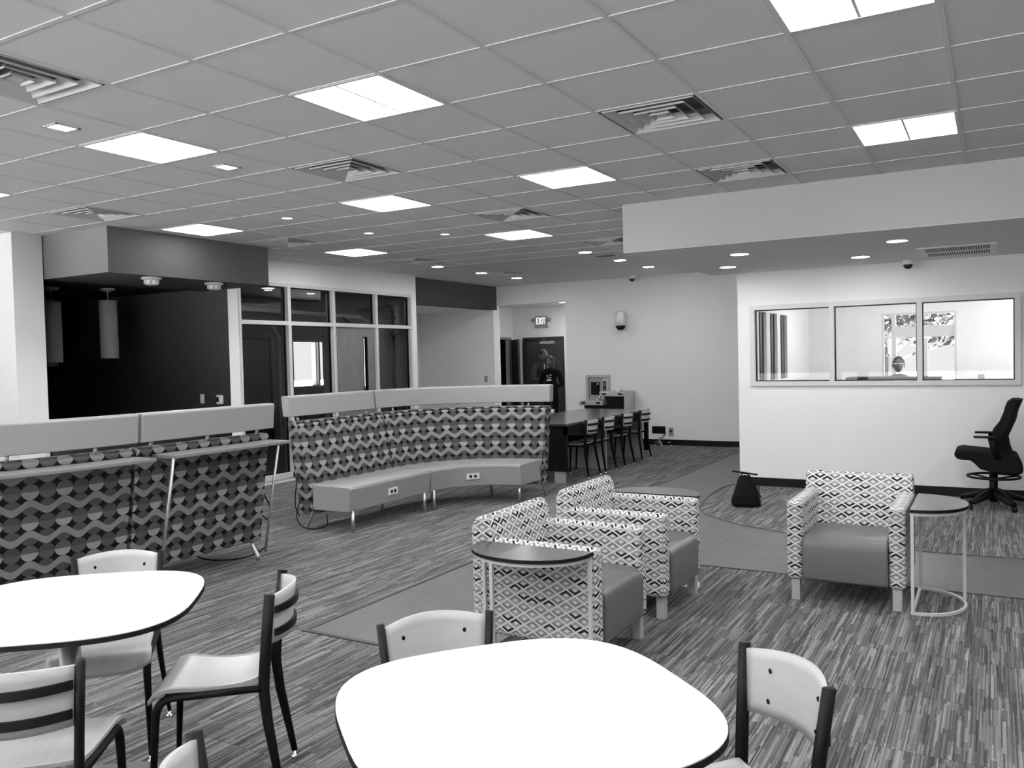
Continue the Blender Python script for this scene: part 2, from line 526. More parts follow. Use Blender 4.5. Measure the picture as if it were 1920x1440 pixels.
# interior window, three panes
w1_ = thing('window_1', None, None, (0, 0, 0)); struct(w1_)
bm = bmesh.new(); fw_ = .055
frame_bm(bm, 'y', 10.275, 10.44, WX0, WX1, WZ0, WZ1, fw_)
for xm in (-1.645, -.725): B(bm, xm - .026, xm + .026, 10.275, 10.44, WZ0 + fw_, WZ1 - fw_)
obj('window_frame', bm, M['alu'], w1_)
for k, (a, b2) in enumerate(((WX0 + fw_, -1.671), (-1.619, -.751), (-.699, WX1 - fw_))):
    bm = bmesh.new(); frame_bm(bm, 'y', 10.34, 10.372, a, b2, WZ0 + fw_, WZ1 - fw_, .011); obj('gasket', bm, M['black_rubber'], w1_)
    bm = bmesh.new(); quad(bm, (a + .011, 10.355, WZ0 + fw_ + .011), (b2 - .011, 10.355, WZ0 + fw_ + .011), (b2 - .011, 10.355, WZ1 - fw_ - .011), (a + .011, 10.355, WZ1 - fw_ - .011))
    obj('pane', bm, M['glass'], w1_)

# office side windows with black frames
for k, (a, b2, s0, s1) in enumerate(((10.88, 11.30, 11.03, 11.12), (11.50, 11.93, 11.655, 11.75), (12.12, 12.56, 12.29, 12.41))):
    w = struct(thing('window_%d' % (k + 2), None, None))
    bm = bmesh.new(); frame_bm(bm, 'x', -2.70, -2.66, a, b2, 1.24, 2.15, .012); B(bm, -2.72, -2.64, s0, s1, 1.252, 2.138); obj('window_frame', bm, M['black_rubber'], w)
    bm = bmesh.new(); quad(bm, (-2.68, a + .012, 1.252), (-2.68, b2 - .012, 1.252), (-2.68, b2 - .012, 2.138), (-2.68, a + .012, 2.138)); obj('pane', bm, M['glass'], w)
# office shell
wall_open('wall_office_back', 'y', 14.2, 14.32, -2.735, 3.0, 0, 2.9, [(-1.53, -.50, .9, 2.18)], 'office_wall')
wall_open('wall_office_right', 'x', 2.9, 3.0, 10.42, 14.2, 0, 2.9, [(11., 13.8, .8, 2.5)], 'office_wall')  # unseen opening added to let more daylight into the office
struct(obj('ceiling_office', box(-2.735, 3.0, 10.42, 14.2, 2.75, 2.8), M['wall']))
w = struct(thing('window_5', None, None)); bm = bmesh.new(); frame_bm(bm, 'y', 14.2, 14.28, -1.53, -.5, .9, 2.18, .03)  # made-up back window, stands in for reflections in the front glass
B(bm, -1.39, -1.33, 14.2, 14.28, .93, 2.15); B(bm, -1.33, -.53, 14.21, 14.27, 1.80, 1.97); B(bm, -.95, -.89, 14.2, 14.28, .93, 1.78)
obj('window_frame', bm, M['alu'], w)
# troffers; the office ones are unseen, added to brighten that room
def troffer_mesh():
    bm = bmesh.new(); h = T / 2; i_ = h - .02
    for (a0, a1, b0, b1) in ((-h, h, -h, -i_), (-h, h, i_, h), (-h, -i_, -i_, i_), (i_, h, -i_, i_)):
        B(bm, a0, a1, b0, b1, -.006, .02)
    B(bm, -.007, .007, -i_, i_, -.004, .02)
    return bm
def diff_mesh():
    bm = bmesh.new(); i_ = T / 2 - .02
    for s in (-1, 1):
        x0, x1 = (-i_, -.007) if s < 0 else (.007, i_)
        quad(bm, (x0, -i_, -.002), (x0, i_, -.002), (x1, i_, -.002), (x1, -i_, -.002))
    return bm
def add_troffer(x, y, z, label, group, proto=[None]):
    if proto[0] is None:
        t = thing('ceiling_light', label, 'ceiling light', (x, y, z), 0, group)
        obj('frame', troffer_mesh(), M['white'], t); obj('diffuser', diff_mesh(), M['panel'], t)
        obj('housing', box(-T / 2 + .02, T / 2 - .02, -T / 2 + .02, T / 2 - .02, .02, .06), M['white'], t)
        proto[0] = t; return t
    t = copy_tree(proto[0]); t.location = (x, y, z); t['label'] = label; t['group'] = group; return t
LL = {(4, 1): 'largest square lit ceiling panel, nearest in the middle of the ceiling', (7, 1): 'square lit ceiling panel between the two small square spotlights on the left',
      (11, 5): 'lit ceiling panel just in front of the charcoal servery fascia', (7, 5): 'lit ceiling panel in the middle of the room between two louvred vents',
      (4, 5): 'lit ceiling panel just in front of the corner of the white soffit', (0, 5): 'lit ceiling panel close above the white soffit on the right, split in two halves',
      (0, 1): 'lit ceiling panel cut off by the top right edge of the photo', (7, 9): 'small distant lit ceiling panel left of the white soffit corner',
      (11, 9): 'small distant lit ceiling panel above the glazed storefront wall', (11, 1): 'lit ceiling panel whose tip shows at the left edge of the photo'}
for (i, j) in LIGHTS:
    add_troffer((tx(i) + tx(i + 1)) / 2, (ty(j) + ty(j + 1)) / 2, CEIL, LL.get((i, j), 'square lit ceiling panel behind the camera, outside the photo'), 'square lit ceiling panels')
for x, y in ((.9, 11.6), (.9, 13.3), (-1.2, 12.6)):
    add_troffer(x, y, 2.745, 'unseen lit panel added to brighten the office behind the window', 'added office ceiling panels')
add_troffer(-7.72, 15.75, 2.785, 'lit ceiling panel in the hallway with the exit sign', 'hall ceiling panels')

# four-way louvred diffusers
def ring_slope(bm, r0, z0, r1, z1, th=.003):
    for s in range(4):
        m = Matrix.Rotation(s * PI / 2, 4, 'Z')
        pts = [Vector(p) for p in ((-r0, -r0, z0), (r0, -r0, z0), (r1, -r1, z1), (-r1, -r1, z1))]
        top = [m @ p for p in pts]; lo = [m @ (p - Vector((0, 0, th))) for p in pts]
        a = [bm.verts.new(p) for p in top]; c = [bm.verts.new(p) for p in lo]
        bm.faces.new(a); bm.faces.new(c[::-1])
        for k in range(4): bm.faces.new((a[k], c[k], c[(k + 1) % 4], a[(k + 1) % 4]))
    bmesh.ops.recalc_face_normals(bm, faces=bm.faces)
vl = {(6, -1): 'large louvred air vent cut off at the top left corner', (11, 3): 'louvred air vent left of the servery fascia top corner', (6, 3): 'louvred air vent on the left beside a small square spotlight',
      (11, 7): 'louvred air vent next to the right end of the charcoal fascia', (2, 3): 'largest louvred air vent on the right side of the ceiling', (2, 6): 'louvred air vent just above the white soffit',
      (6, 7): 'louvred air vent between two distant lit panels', (11, 11): 'small distant louvred vent above the storefront glazing', (11, 15): 'farthest louvred vent above the charcoal beam', (6, 11): 'louvred air vent half hidden by the soffit corner'}
vp = None
for k in VENTS:
    x, y = (tx(k[0]) + tx(k[0] + 1)) / 2, (ty(k[1]) + ty(k[1] + 1)) / 2
    if vp is None:
        vp = thing('air_vent', vl[k], 'air vent', (x, y, CEIL), 0, 'louvred ceiling vents')
        bm = bmesh.new(); h = T / 2 - .008; B(bm, -h, h, -h, h, .09, .095)
        for (a0, a1, b0, b1) in ((-h, h, -h, -h + .004), (-h, h, h - .004, h), (-h, -h + .004, -h, h), (h - .004, h, -h, h)): B(bm, a0, a1, b0, b1, 0, .09)
        obj('duct_box', bm, M['duct'], vp)
        for n_, (r0, r1) in enumerate(((.275, .235), (.20, .162), (.128, .094), (.06, .035))):
            bm = bmesh.new(); ring_slope(bm, r0, -.004, r1, .034); ring_slope(bm, r0, -.004, r0 - .001, .004); obj('louvre', bm, M['alu'], vp)
        bm = bmesh.new(); B(bm, -.03, .03, -.03, .03, .0, .004); obj('centre_plate', bm, M['alu'], vp)
    else:
        v2_ = copy_tree(vp); v2_.location = (x, y, CEIL); v2_['label'] = vl[k]

# downlights
def downlight(x, y, z, r, label, group, mat='down', square=False, name='downlight'):
    t = thing(name, label, 'ceiling light', (x, y, z), 0, group)
    bm = bmesh.new()
    if square:
        for (a0, a1, b0, b1) in ((-r, r, -r, -r + .012), (-r, r, r - .012, r), (-r, -r + .012, -r, r), (r - .012, r, -r, r)): B(bm, a0, a1, b0, b1, -.006, .002)
        obj('trim_ring', bm, M['alu'], t)
        bm = bmesh.new(); prism(bm, [(-r * .6, -r * .8), (r * .8, -r * .8), (r * .8, r * .8), (-r * .6, r * .8)], -.004, -.001); obj('lens', bm, M[mat], t)
    else:
        lathe(bm, [(r, 0), (r, -.004), (r * .86, -.005), (r * .86, -.001)], 28); obj('trim_ring', bm, M['white'], t, True)
        bm = bmesh.new(); lathe(bm, [(r * .855, -.003), (r * .855, -.002)], 28); obj('lens', bm, M[mat], t)
    return t
for x, y, l in ((-7.37, 10.56, 'left'), (-7.38, 11.83, 'middle'), (-7.36, 12.98, 'right')):
    downlight(x, y, CEIL, .1, 'round lit downlight, %s of the three above the storefront end and charcoal beam' % l, 'round downlights in the far ceiling')
for x, y, l in ((-4.85, 10.47, 'nearest'), (-4.85, 11.69, 'middle'), (-4.84, 12.86, 'farthest')):
    downlight(x, y, CEIL, .1, 'round lit downlight, %s of the three in a row left of the soffit' % l, 'round downlights in the far ceiling')
for x, y, l in ((-2.17, 8.28, 'upper left'), (-2.6, 9.41, 'lower left'), (-.755, 8.25, 'upper right'), (-1.21, 9.40, 'lower right')):
    downlight(x, y, SOF, .1, 'round lit downlight in the underside of the soffit, %s of four' % l, 'soffit downlights')
for x, y, l in ((-4.77, 3.0, 'nearer'), (-4.79, 4.24, 'farther')):
    downlight(x, y, CEIL, .075, 'small square recessed spotlight, %s of the two on the left' % l, 'small square spotlights', 'small', True, 'square_spotlight')
for x, y, l in ((-6.0, 6.055, 'leftmost'), (-6.01, 7.3, 'middle'), (-5.4, 7.9, 'rightmost')):
    downlight(x, y, CEIL, .06, 'tiny round ceiling spotlight, %s of the three between the lit panels' % l, 'tiny round spotlights', 'small')

M['alc'] = emis('lit_alcove_lens', 22.)
downlight(-9.7, 12.6, 2.585, .1, 'recessed lamp in the low alcove ceiling beside the charcoal beam', 'alcove lamp', 'alc')
# slot vent + return grille + domes
tag(obj('slot_vent', box(-4.93, -4.66, 10.98, 11.08, CEIL - .006, CEIL), M['black']), 'narrow black slot in the ceiling beside the soffit corner', 'air vent')
t = thing('return_grille', 'white ceiling grille with two rows of black slots in the soffit underside', 'air vent', (-.32, 9.42, SOF))
bm = bmesh.new(); B(bm, -.34, .34, -.42, .50, -.008, 0); obj('frame', bm, M['white'], t)
bm = bmesh.new()
for row_ in (0, 1):
    for k in range(26):
        x = -.27 + k * .0215
        B(bm, x, x + .014, -.34 + row_ * .44, -.02 + row_ * .44, -.0095, -.008)
obj('slots', bm, M['black'], t)
def dome(x, y, z, r, label, wall=False):
    t = thing('security_camera', label, 'security camera', (x, y, z), 0)
    bm = bmesh.new(); lathe(bm, [(r * 1.05, 0), (r * 1.05, -r * .75), (r * .95, -r * .9)], 24); obj('housing', bm, M['white'], t, False, .004)
    bm = bmesh.new(); lathe(bm, [(r * .86, -r * .9), (r * .8, -r * 1.25), (r * .6, -r * 1.55), (r * .3, -r * 1.7), (.001, -r * 1.75)], 24); obj('dome', bm, M['black'], t, True)
    return t
dome(-.82, 10.12, SOF, .055, 'white dome camera with black eye under the soffit above the interior window')
dome(-5.62, 14.1, CEIL, .06, 'white dome camera on the ceiling near the far wall')
t = thing('wall_camera', 'white bullet shaped camera housing with black tip on the far wall', 'security camera', (-5.91, 14.22, 2.27))
bm = bmesh.new(); lathe(bm, [(.055, .17), (.085, .15), (.095, .02), (.095, -.10)], 24); obj('housing', bm, M['white'], t, True)
bm = bmesh.new(); lathe(bm, [(.09, -.10), (.08, -.14), (.05, -.175), (.001, -.185)], 24); obj('lens_dome', bm, M['black'], t, True)
bm = bmesh.new(); B(bm, -.03, .03, 0, .13, .02, .12); obj('wall_bracket', bm, M['white'], t)
for x, y, l in ((-7.87, 5.90, 'left'), (-7.9, 6.76, 'right')):
    t = thing('smoke_detector', 'white smoke detector under the charcoal fascia, %s one of two' % l, 'smoke detector', (x, y, 2.585), 0, 'smoke detectors')
    bm = bmesh.new(); lathe(bm, [(.105, 0), (.105, -.02), (.075, -.03), (.07, -.075), (.05, -.085)], 20); obj('body', bm, M['white'], t, False, .004)
    bm = bmesh.new()
    for k in range(8):
        a = k * PI / 4; B(bm, .071 * math.cos(a) - .006, .071 * math.cos(a) + .006, .071 * math.sin(a) - .006, .071 * math.sin(a) + .006, -.07, -.04)
    obj('vents', bm, M['grey'], t)

# ---- glazing: mullioned storefront
st = struct(thing('window_6', None, None)); ym = [7.60, 8.492, 9.392, 10.373, 11.30]
bm = bmesh.new(); xa, xb = GX - .12, GX + .012
B(bm, xa, xb, 7.60, 7.635, .05, 2.72); B(bm, xa, xb, 11.255, 11.30, .05, 2.72); B(bm, xa, xb, 7.635, 11.255, 2.675, 2.72)
B(bm, xa, xb, 7.635, 9.365, .05, .12); B(bm, xa, xb, 10.4, 11.255, .05, .12)
for y in ym[1:4]: B(bm, xa, xb, y - .028, y + .028, .05, 2.675)
B(bm, xa, xb + .001, 7.635, 11.255, 2.15, 2.205)
obj('window_frame', bm, M['alu'], st)
for a, b2, z0, z1 in ((7.635, 8.464, 2.205, 2.675), (8.52, 9.364, 2.205, 2.675), (9.42, 10.345, 2.205, 2.675), (10.401, 11.255, 2.205, 2.675), (7.635, 8.464, .12, 2.15), (8.52, 9.364, .12, 2.15), (10.401, 11.255, .12, 2.15)):
    bm = bmesh.new(); quad(bm, (GX - .06, a, z0), (GX - .06, b2, z0), (GX - .06, b2, z1), (GX - .06, a, z1)); obj('pane', bm, M['glass'], st)
    bm = bmesh.new(); frame_bm(bm, 'x', GX - .075, GX - .045, a, b2, z0, z1, .012); obj('gasket', bm, M['black_rubber'], st)
d1 = struct(thing('door_1', None, None))
bm = bmesh.new(); B(bm, GX - .065, GX - .02, 9.425, 10.07, .01, 2.145); B(bm, GX - .065, GX - .02, 10.15, 10.34, .01, 2.145); B(bm, GX - .065, GX - .02, 10.07, 10.15, .01, 1.15); B(bm, GX - .065, GX - .02, 10.07, 10.15, 2.0, 2.145)
obj('door_panel', bm, M['oak'], d1)
bm = bmesh.new(); frame_bm(bm, 'x', GX - .07, GX - .015, 10.06, 10.16, 1.14, 2.01, .012); obj('lite_frame', bm, M['black'], d1)
bm = bmesh.new(); quad(bm, (GX - .04, 10.07, 1.15), (GX - .04, 10.15, 1.15), (GX - .04, 10.15, 2.0), (GX - .04, 10.07, 2.0)); obj('pane', bm, M['glass'], d1)
for z in (.3, 1.9): obj('hinge', box(GX - .02, GX + .014, 9.405, 9.43, z, z + .12), M['chrome'], d1)
bm = bmesh.new(); tube(bm, [(GX - .02, 10.28, 1.0), (GX + .04, 10.28, 1.0), (GX + .045, 10.17, 1.0)], .01, 8); obj('door_handle', bm, M['chrome'], d1)

# utility room behind: window, dark door, pipes, door tracks
w = struct(thing('window_7', None, None)); bm = bmesh.new(); frame_bm(bm, 'x', -12.7, -12.58, 12.70, 13.84, 1.09, 2.11, .05); B(bm, -12.7, -12.58, 13.40, 13.43, 1.14, 2.07); B(bm, -12.7, -12.58, 13.49, 13.53, 1.14, 2.07); obj('window_frame', bm, M['grey'], w)
d2 = struct(thing('door_2', None, None)); obj('door_panel', box(-12.6, -12.56, 11.37, 12.06, 0, 2.1), M['sidedoor'], d2)
bm = bmesh.new(); frame_bm(bm, 'x', -12.6, -12.54, 11.32, 12.11, -.05, 2.15, .05); obj('door_frame', bm, M['black'], d2)
t = thing('sprinkler_pipe', 'dark vertical pipe with valve and elbow behind the right glass bay', 'pipe', (-8.82, 11.28, 0))
bm = bmesh.new(); tube(bm, [(0, 0, 0), (0, 0, 2.48)], .03, 12); obj('riser', bm, M['steel_dark'], t, True)
bm = bmesh.new(); lathe(bm, [(.05, 0), (.055, .02), (.055, .07), (.05, .09)], 16, (0, 0, 2.05)); lathe(bm, [(.045, 0), (.045, .05)], 16, (0, 0, 2.33)); obj('coupling', bm, M['steel_dark'], t)
bm = bmesh.new(); tube(bm, [(0, 0, 2.46), (-.08, -.02, 2.52), (-.7, -.1, 2.50)], .032, 10); obj('elbow', bm, M['steel_dark'], t, True)
bm = bmesh.new(); lathe(bm, [(.001, -.01), (.075, -.01), (.085, .04), (.04, .09), (.001, .1)], 16, (-.06, -.03, 2.48)); obj('valve_body', bm, M['steel_dark'], t, True)
t = thing('door_track', 'pale curved overhead door track seen through the storefront glass', 'door track', (-9.2, 11.2, 0))
for k, dx in enumerate((0, -2.2)):
    bm = bmesh.new(); pts = [(dx, 0, .1), (dx, 0, 1.9)] + [tuple(p) for p in bez((dx, 0, 1.95), (dx, 0, 2.36), (dx, -.42, 2.38), 8)] + [(dx, -3.3, 2.42)]
    tube(bm, pts, .035, 8, sq=(.5, 1)); obj('rail', bm, M['track'], t)
bm = bmesh.new(); B(bm, -1.2, -1.1, -3.0, -.1, 2.52, 2.60); obj('opener_rail', bm, M['track'], t)
bm = bmesh.new(); B(bm, -1.3, -1.0, -3.35, -2.95, 2.42, 2.66); obj('opener_motor', bm, M['grey'], t)
for k in range(2):
    bm = bmesh.new(); tube(bm, [(0, -.1 - k * .04, 1.98), (0, -.75, 2.36)], .018, 6); obj('brace', bm, M['steel_dark'], t)
t = thing('conduit_pair', 'pair of thin vertical conduits behind the left glass bay', 'pipe', (-12.5, 12.3, 0))
for k in (0, .12):
    bm = bmesh.new(); tube(bm, [(0, k, 0), (0, k, 2.18)], .014, 8); obj('conduit', bm, M['brushed'], t, True)
for x, y, l in ((-10.6, 8.9, 'left'), (-10.6, 10.2, 'right')):
    t = downlight(x, y, 2.9, .12, 'round lamp in the dark ceiling behind the storefront glass, %s of two' % l, 'utility room lamps', 'small')

t = thing('added_strip_lamp', 'made-up lamp giving the bright vertical strip seen through the narrow lite of the oak door', 'lamp', (-9.53, 11.38, 0))  # lamp added to make the door lite bright; real source unknown
obj('housing', box(-.06, .06, -.03, 0, 1.18, 2.08), M['white'], t); M['strip'] = emis('added_lit_strip', 2.5); obj('tube', box(-.045, .045, -.045, -.03, 1.2, 2.05), M['strip'], t)
# kitchen things
def pendant(x, y, z1, z0, r, label):
    t = thing('pendant_lamp', label, 'pendant lamp', (x, y, 0), 0, 'cylinder pendants in the dark servery')
    bm = bmesh.new(); lathe(bm, [(r, z0), (r, z1)], 28); bmesh.ops.recalc_face_normals(bm, faces=bm.faces); obj('lamp_shade', bm, M['shade'], t, False, .004)
    bm = bmesh.new(); tube(bm, [(0, 0, z1), (0, 0, SOF)], .005, 6); obj('cord', bm, M['grey'], t)
    bm = bmesh.new(); lathe(bm, [(.085, SOF + .02), (.085, SOF - .005), (.03, SOF - .02)], 20); obj('canopy', bm, M['grey'], t)
M['shade'] = plain('fabric_shade', .17, .9)
pendant(-9.60, 6.56, 2.46, 1.74, .105, 'grey cylinder pendant lamp hanging in the dark servery, most visible one')
pendant(-9.92, 6.03, 2.44, 1.70, .105, 'grey cylinder pendant lamp at the left edge of the dark servery')
pendant(-11.6, 7.0, 2.40, 1.66, .105, 'faint cylinder pendant lamp deep in the dark servery')
tag(obj('light_switch', box(-9.0, -8.93, 7.415, 7.425, 1.13, 1.25), M['alu'], None, False, .002), 'grey switch plate on the dark wall beside the white column', 'light switch')
t = thing('thermostat', 'white thermostat with black screen on the dark wall by the column', 'thermostat', (-8.62, 7.425, 1.18))
obj('case', box(-.055, .055, -.035, 0, -.06, .06), M['white'], t, False, .012); obj('screen', box(-.045, .0, -.038, -.034, -.03, .035), M['black'], t)
tag(obj('light_switch', box(-8.84, -8.77, 14.188, 14.2, 1.16, 1.28), M['grey'], None, False, .002), 'grey switch plate on the alcove wall left of the hallway', 'light switch')
tag(obj('light_switch', box(-.22, -.14, 14.19, 14.2, 1.10, 1.22), M['grey'], None, False, .002), 'grey switch plate on the office wall seen through the right pane', 'light switch')

# hall doors and exit sign
d3 = struct(thing('door_3', None, None)); bm = bmesh.new(); frame_bm(bm, 'y', 16.97, 17.12, -9.50, -8.44, -.06, 2.09, .055); obj('door_frame', bm, M['steel_dark'], d3)
obj('door_panel', box(-9.46, -8.48, 17.03, 17.11, 0, 2.05), M['darkoak'], d3)
bm = bmesh.new(); B(bm, -9.05, -8.70, 16.96, 17.03, 1.93, 2.0); obj('door_closer', bm, M['grey'], d3)
bm = bmesh.new(); tube(bm, [(-8.9, 16.96, 2.0), (-8.93, 16.9, 2.05)], .008, 6); obj('closer_arm', bm, M['chrome'], d3)
d4 = struct(thing('door_4', None, None)); bm = bmesh.new(); frame_bm(bm, 'x', -9.8, -9.76, 15.90, 16.91, -.06, 2.11, .05); obj('door_frame', bm, M['grey'], d4)
bm = bmesh.new(); B(bm, 0, .9, -.022, .022, .01, 2.04); xform(bm, Matrix.Translation((-9.72, 16.84, 0)) @ Matrix.Rotation(R(-50), 4, 'Z')); obj('door_panel', bm, M['sidedoor'], d4)
bm = bmesh.new(); B(bm, -11.2, -11.1, 15.1, 17.2, 0, 2.5); B(bm, -11.1, -9.9, 15.1, 15.2, 0, 2.5); B(bm, -11.1, -9.9, 17.1, 17.2, 0, 2.5); B(bm, -11.1, -9.9, 15.2, 17.1, 2.4, 2.5); struct(obj('wall_closet', bm, M['kitchen']))
t = thing('exit_sign', 'lit EXIT sign with two small lamps above the hallway door', 'exit sign', (-9.0, 17.0, 2.46))
obj('case', box(-.15, .15, -.05, 0, -.11, .11), M['grey'], t, False, .004)
bm = bmesh.new(); y0, y1 = -.056, -.05; hz = .075; s = .024
x = -.118                                                   # E X I T
B(bm, x, x + s * .8, y0, y1, -hz, hz)
for z in (-hz, -s * .35, hz - s * .7): B(bm, x + s * .8, x + .055, y0, y1, z, z + s * .7)
for sg in (-1, 1):
    xx = bmesh.new(); B(xx, -.0115, .0115, y0, y1, -hz * 1.06, hz * 1.06); xform(xx, Matrix.Translation((-.022, 0, 0)) @ Matrix.Rotation(sg * R(21), 4, 'Y'))
    me = bpy.data.meshes.new('t'); xx.to_mesh(me); xx.free(); bm.from_mesh(me); bpy.data.meshes.remove(me)
B(bm, .026, .046, y0, y1, -hz, hz)
B(bm, .055, .118, y0, y1, hz - s * .7, hz); B(bm, .077, .096, y0, y1, -hz, hz - s * .7)
obj('lettering', bm, M['exit'], t)
for sx_ in (-1, 1):
    bm = bmesh.new(); lathe(bm, [(.02, -.03), (.045, .0), (.045, .03), (.02, .04)], 16); xform(bm, Matrix.Translation((sx_ * .21, -.03, .02)) @ Matrix.Rotation(R(80), 4, 'X')); B(bm, min(.15 * sx_, .21 * sx_), max(.15 * sx_, .21 * sx_), -.03, -.01, .0, .02); obj('lamp_head', bm, M['grey'], t)
obj('battery_box', box(-.17, .17, -.045, 0, -.15, -.112), M['grey'], t)

# wall things on the far wall
t = thing('wall_vent', 'small black louvred grille low on the far wall beside the outlet', 'air vent', (-5.26, 14.35, .27))
obj('plate', box(-.125, .125, -.01, 0, -.065, .065), M['black'], t)
bm = bmesh.new()
for k in range(5): B(bm, -.11, .11, -.014, -.01, -.05 + k * .022, -.044 + k * .022)
obj('slats', bm, M['black_rubber'], t)
t = thing('wall_outlet', 'grey wall outlet with a plugged-in cord low on the far wall', 'outlet', (-5.03, 14.35, .24))
obj('plate', box(-.045, .045, -.008, 0, -.075, .075), M['grey'], t); obj('plug', box(-.015, .015, -.04, -.008, .0, .035), M['black'], t)
t = thing('cable_tangle', 'tangle of thin cords with white plugs on the floor below the outlet', 'cord', (-5.12, 14.25, 0))
random.seed(3)
for k in range(4):
    p0 = Vector((.06, .05, .24 - k * .01)); pts = [p0]
    for q in range(5): pts.append(Vector((.03 - .05 * q + random.uniform(-.05, .05), -.02 - random.random() * .08, max(.012, .2 - .045 * q + random.uniform(-.03, .05)))))
    pts.append(Vector((random.uniform(-.12, .12), -.08, .01))); pp = []
    for q in range(1, len(pts) - 1): pp += bez((pts[q - 1] + pts[q]) / 2, pts[q], (pts[q] + pts[q + 1]) / 2, 4)
    bm = bmesh.new(); tube(bm, pp, .004, 6); obj('cord', bm, M['grey'] if k % 2 else M['black'], t, True)
for k in range(7):
    bm = bmesh.new(); lathe(bm, [(.001, 0), (.013, .004), (.013, .02), (.001, .024)], 10, (random.uniform(-.16, .16), -.07 - random.random() * .04, random.choice((.0, .02, .06)))); obj('plug', bm, M['white'], t)

# drinking fountain (two heights) with bottle filler
t = thing('drinking_fountain', 'steel two-height drinking fountain with bottle filler on the far wall', 'drinking fountain', (0, FY - .003, 0))
bm = bmesh.new(); frame_bm(bm, 'y', -.05, 0, -6.66, -6.20, .78, 1.275, .05); B(bm, -6.61, -6.25, -.015, 0, .83, 1.225); obj('filler_surround', bm, M['brushed'], t, False, .004)
obj('filler_panel', box(-6.60, -6.36, -.03, -.015, .84, 1.22), M['grey'], t)
bm = bmesh.new(); B(bm, -6.57, -6.39, -.034, -.03, .90, 1.14); B(bm, -6.47, -6.40, -.10, -.034, 1.0, 1.09); obj('filler_recess', bm, M['black'], t)
bm = bmesh.new(); B(bm, -6.33, -6.27, -.02, -.015, .86, 1.15); obj('label_strip', bm, M['black'], t)
bm = bmesh.new()
for k, (zz, ww) in enumerate(((1.10, .036), (1.07, .03), (1.01, .02), (.98, .034), (.93, .02), (.89, .036))): B(bm, -6.30 - ww / 2, -6.30 + ww / 2, -.022, -.02, zz, zz + .012)
obj('label_marks', bm, M['print'], t)
bm = bmesh.new(); B(bm, -6.44, -6.42, -.036, -.034, 1.10, 1.115); obj('indicator', bm, M['exit'], t)
def fountain(x0, x1, ztop, depth):
    bm = bmesh.new(); prism(bm, [(x0, 0), (x0, -depth), (x1, -depth), (x1, 0)], ztop - .09, ztop); obj('basin_housing', bm, M['brushed'], t, False, .012)
    bm = bmesh.new(); q = bmesh.new()
    pr_ = [(-depth + .10, ztop - .09), (-.02, ztop - .09), (-.02, ztop - .42), (-depth * .35, ztop - .42)]
    vs0 = [bm.verts.new((x0 + .05, p[0], p[1])) for p in pr_]; vs1 = [bm.verts.new((x1 - .02, p[0], p[1])) for p in pr_]
    bm.faces.new(vs0); bm.faces.new(vs1[::-1])
    for k in range(4): bm.faces.new((vs0[k], vs0[(k + 1) % 4], vs1[(k + 1) % 4], vs1[k]))
    bmesh.ops.recalc_face_normals(bm, faces=bm.faces); obj('apron', bm, M['steel_dark'], t)
    bm = bmesh.new(); xm = (x0 + x1) / 2; lathe(bm, [(.15, .004), (.14, .006), (.12, .001)], 24, (xm, -depth / 2, ztop)); obj('basin', bm, M['chrome'], t, True)
    bm = bmesh.new(); tube(bm, [(x1 - .12, -depth + .12, ztop), (x1 - .12, -depth + .12, ztop + .06), (x1 - .15, -depth + .14, ztop + .075)], .014, 8); obj('spout', bm, M['chrome'], t, True)
    for xx in (x0 + .05, x1 - .14): obj('push_button', box(xx, xx + .085, -depth - .008, -depth, ztop - .06, ztop - .03), M['black'], t, False, .003)
fountain(-6.62, -6.14, .82, .46); fountain(-6.22, -5.72, .98, .44)
obj('side_panel', box(-5.74, -5.70, -.44, 0, .55, .98), M['brushed'], t)

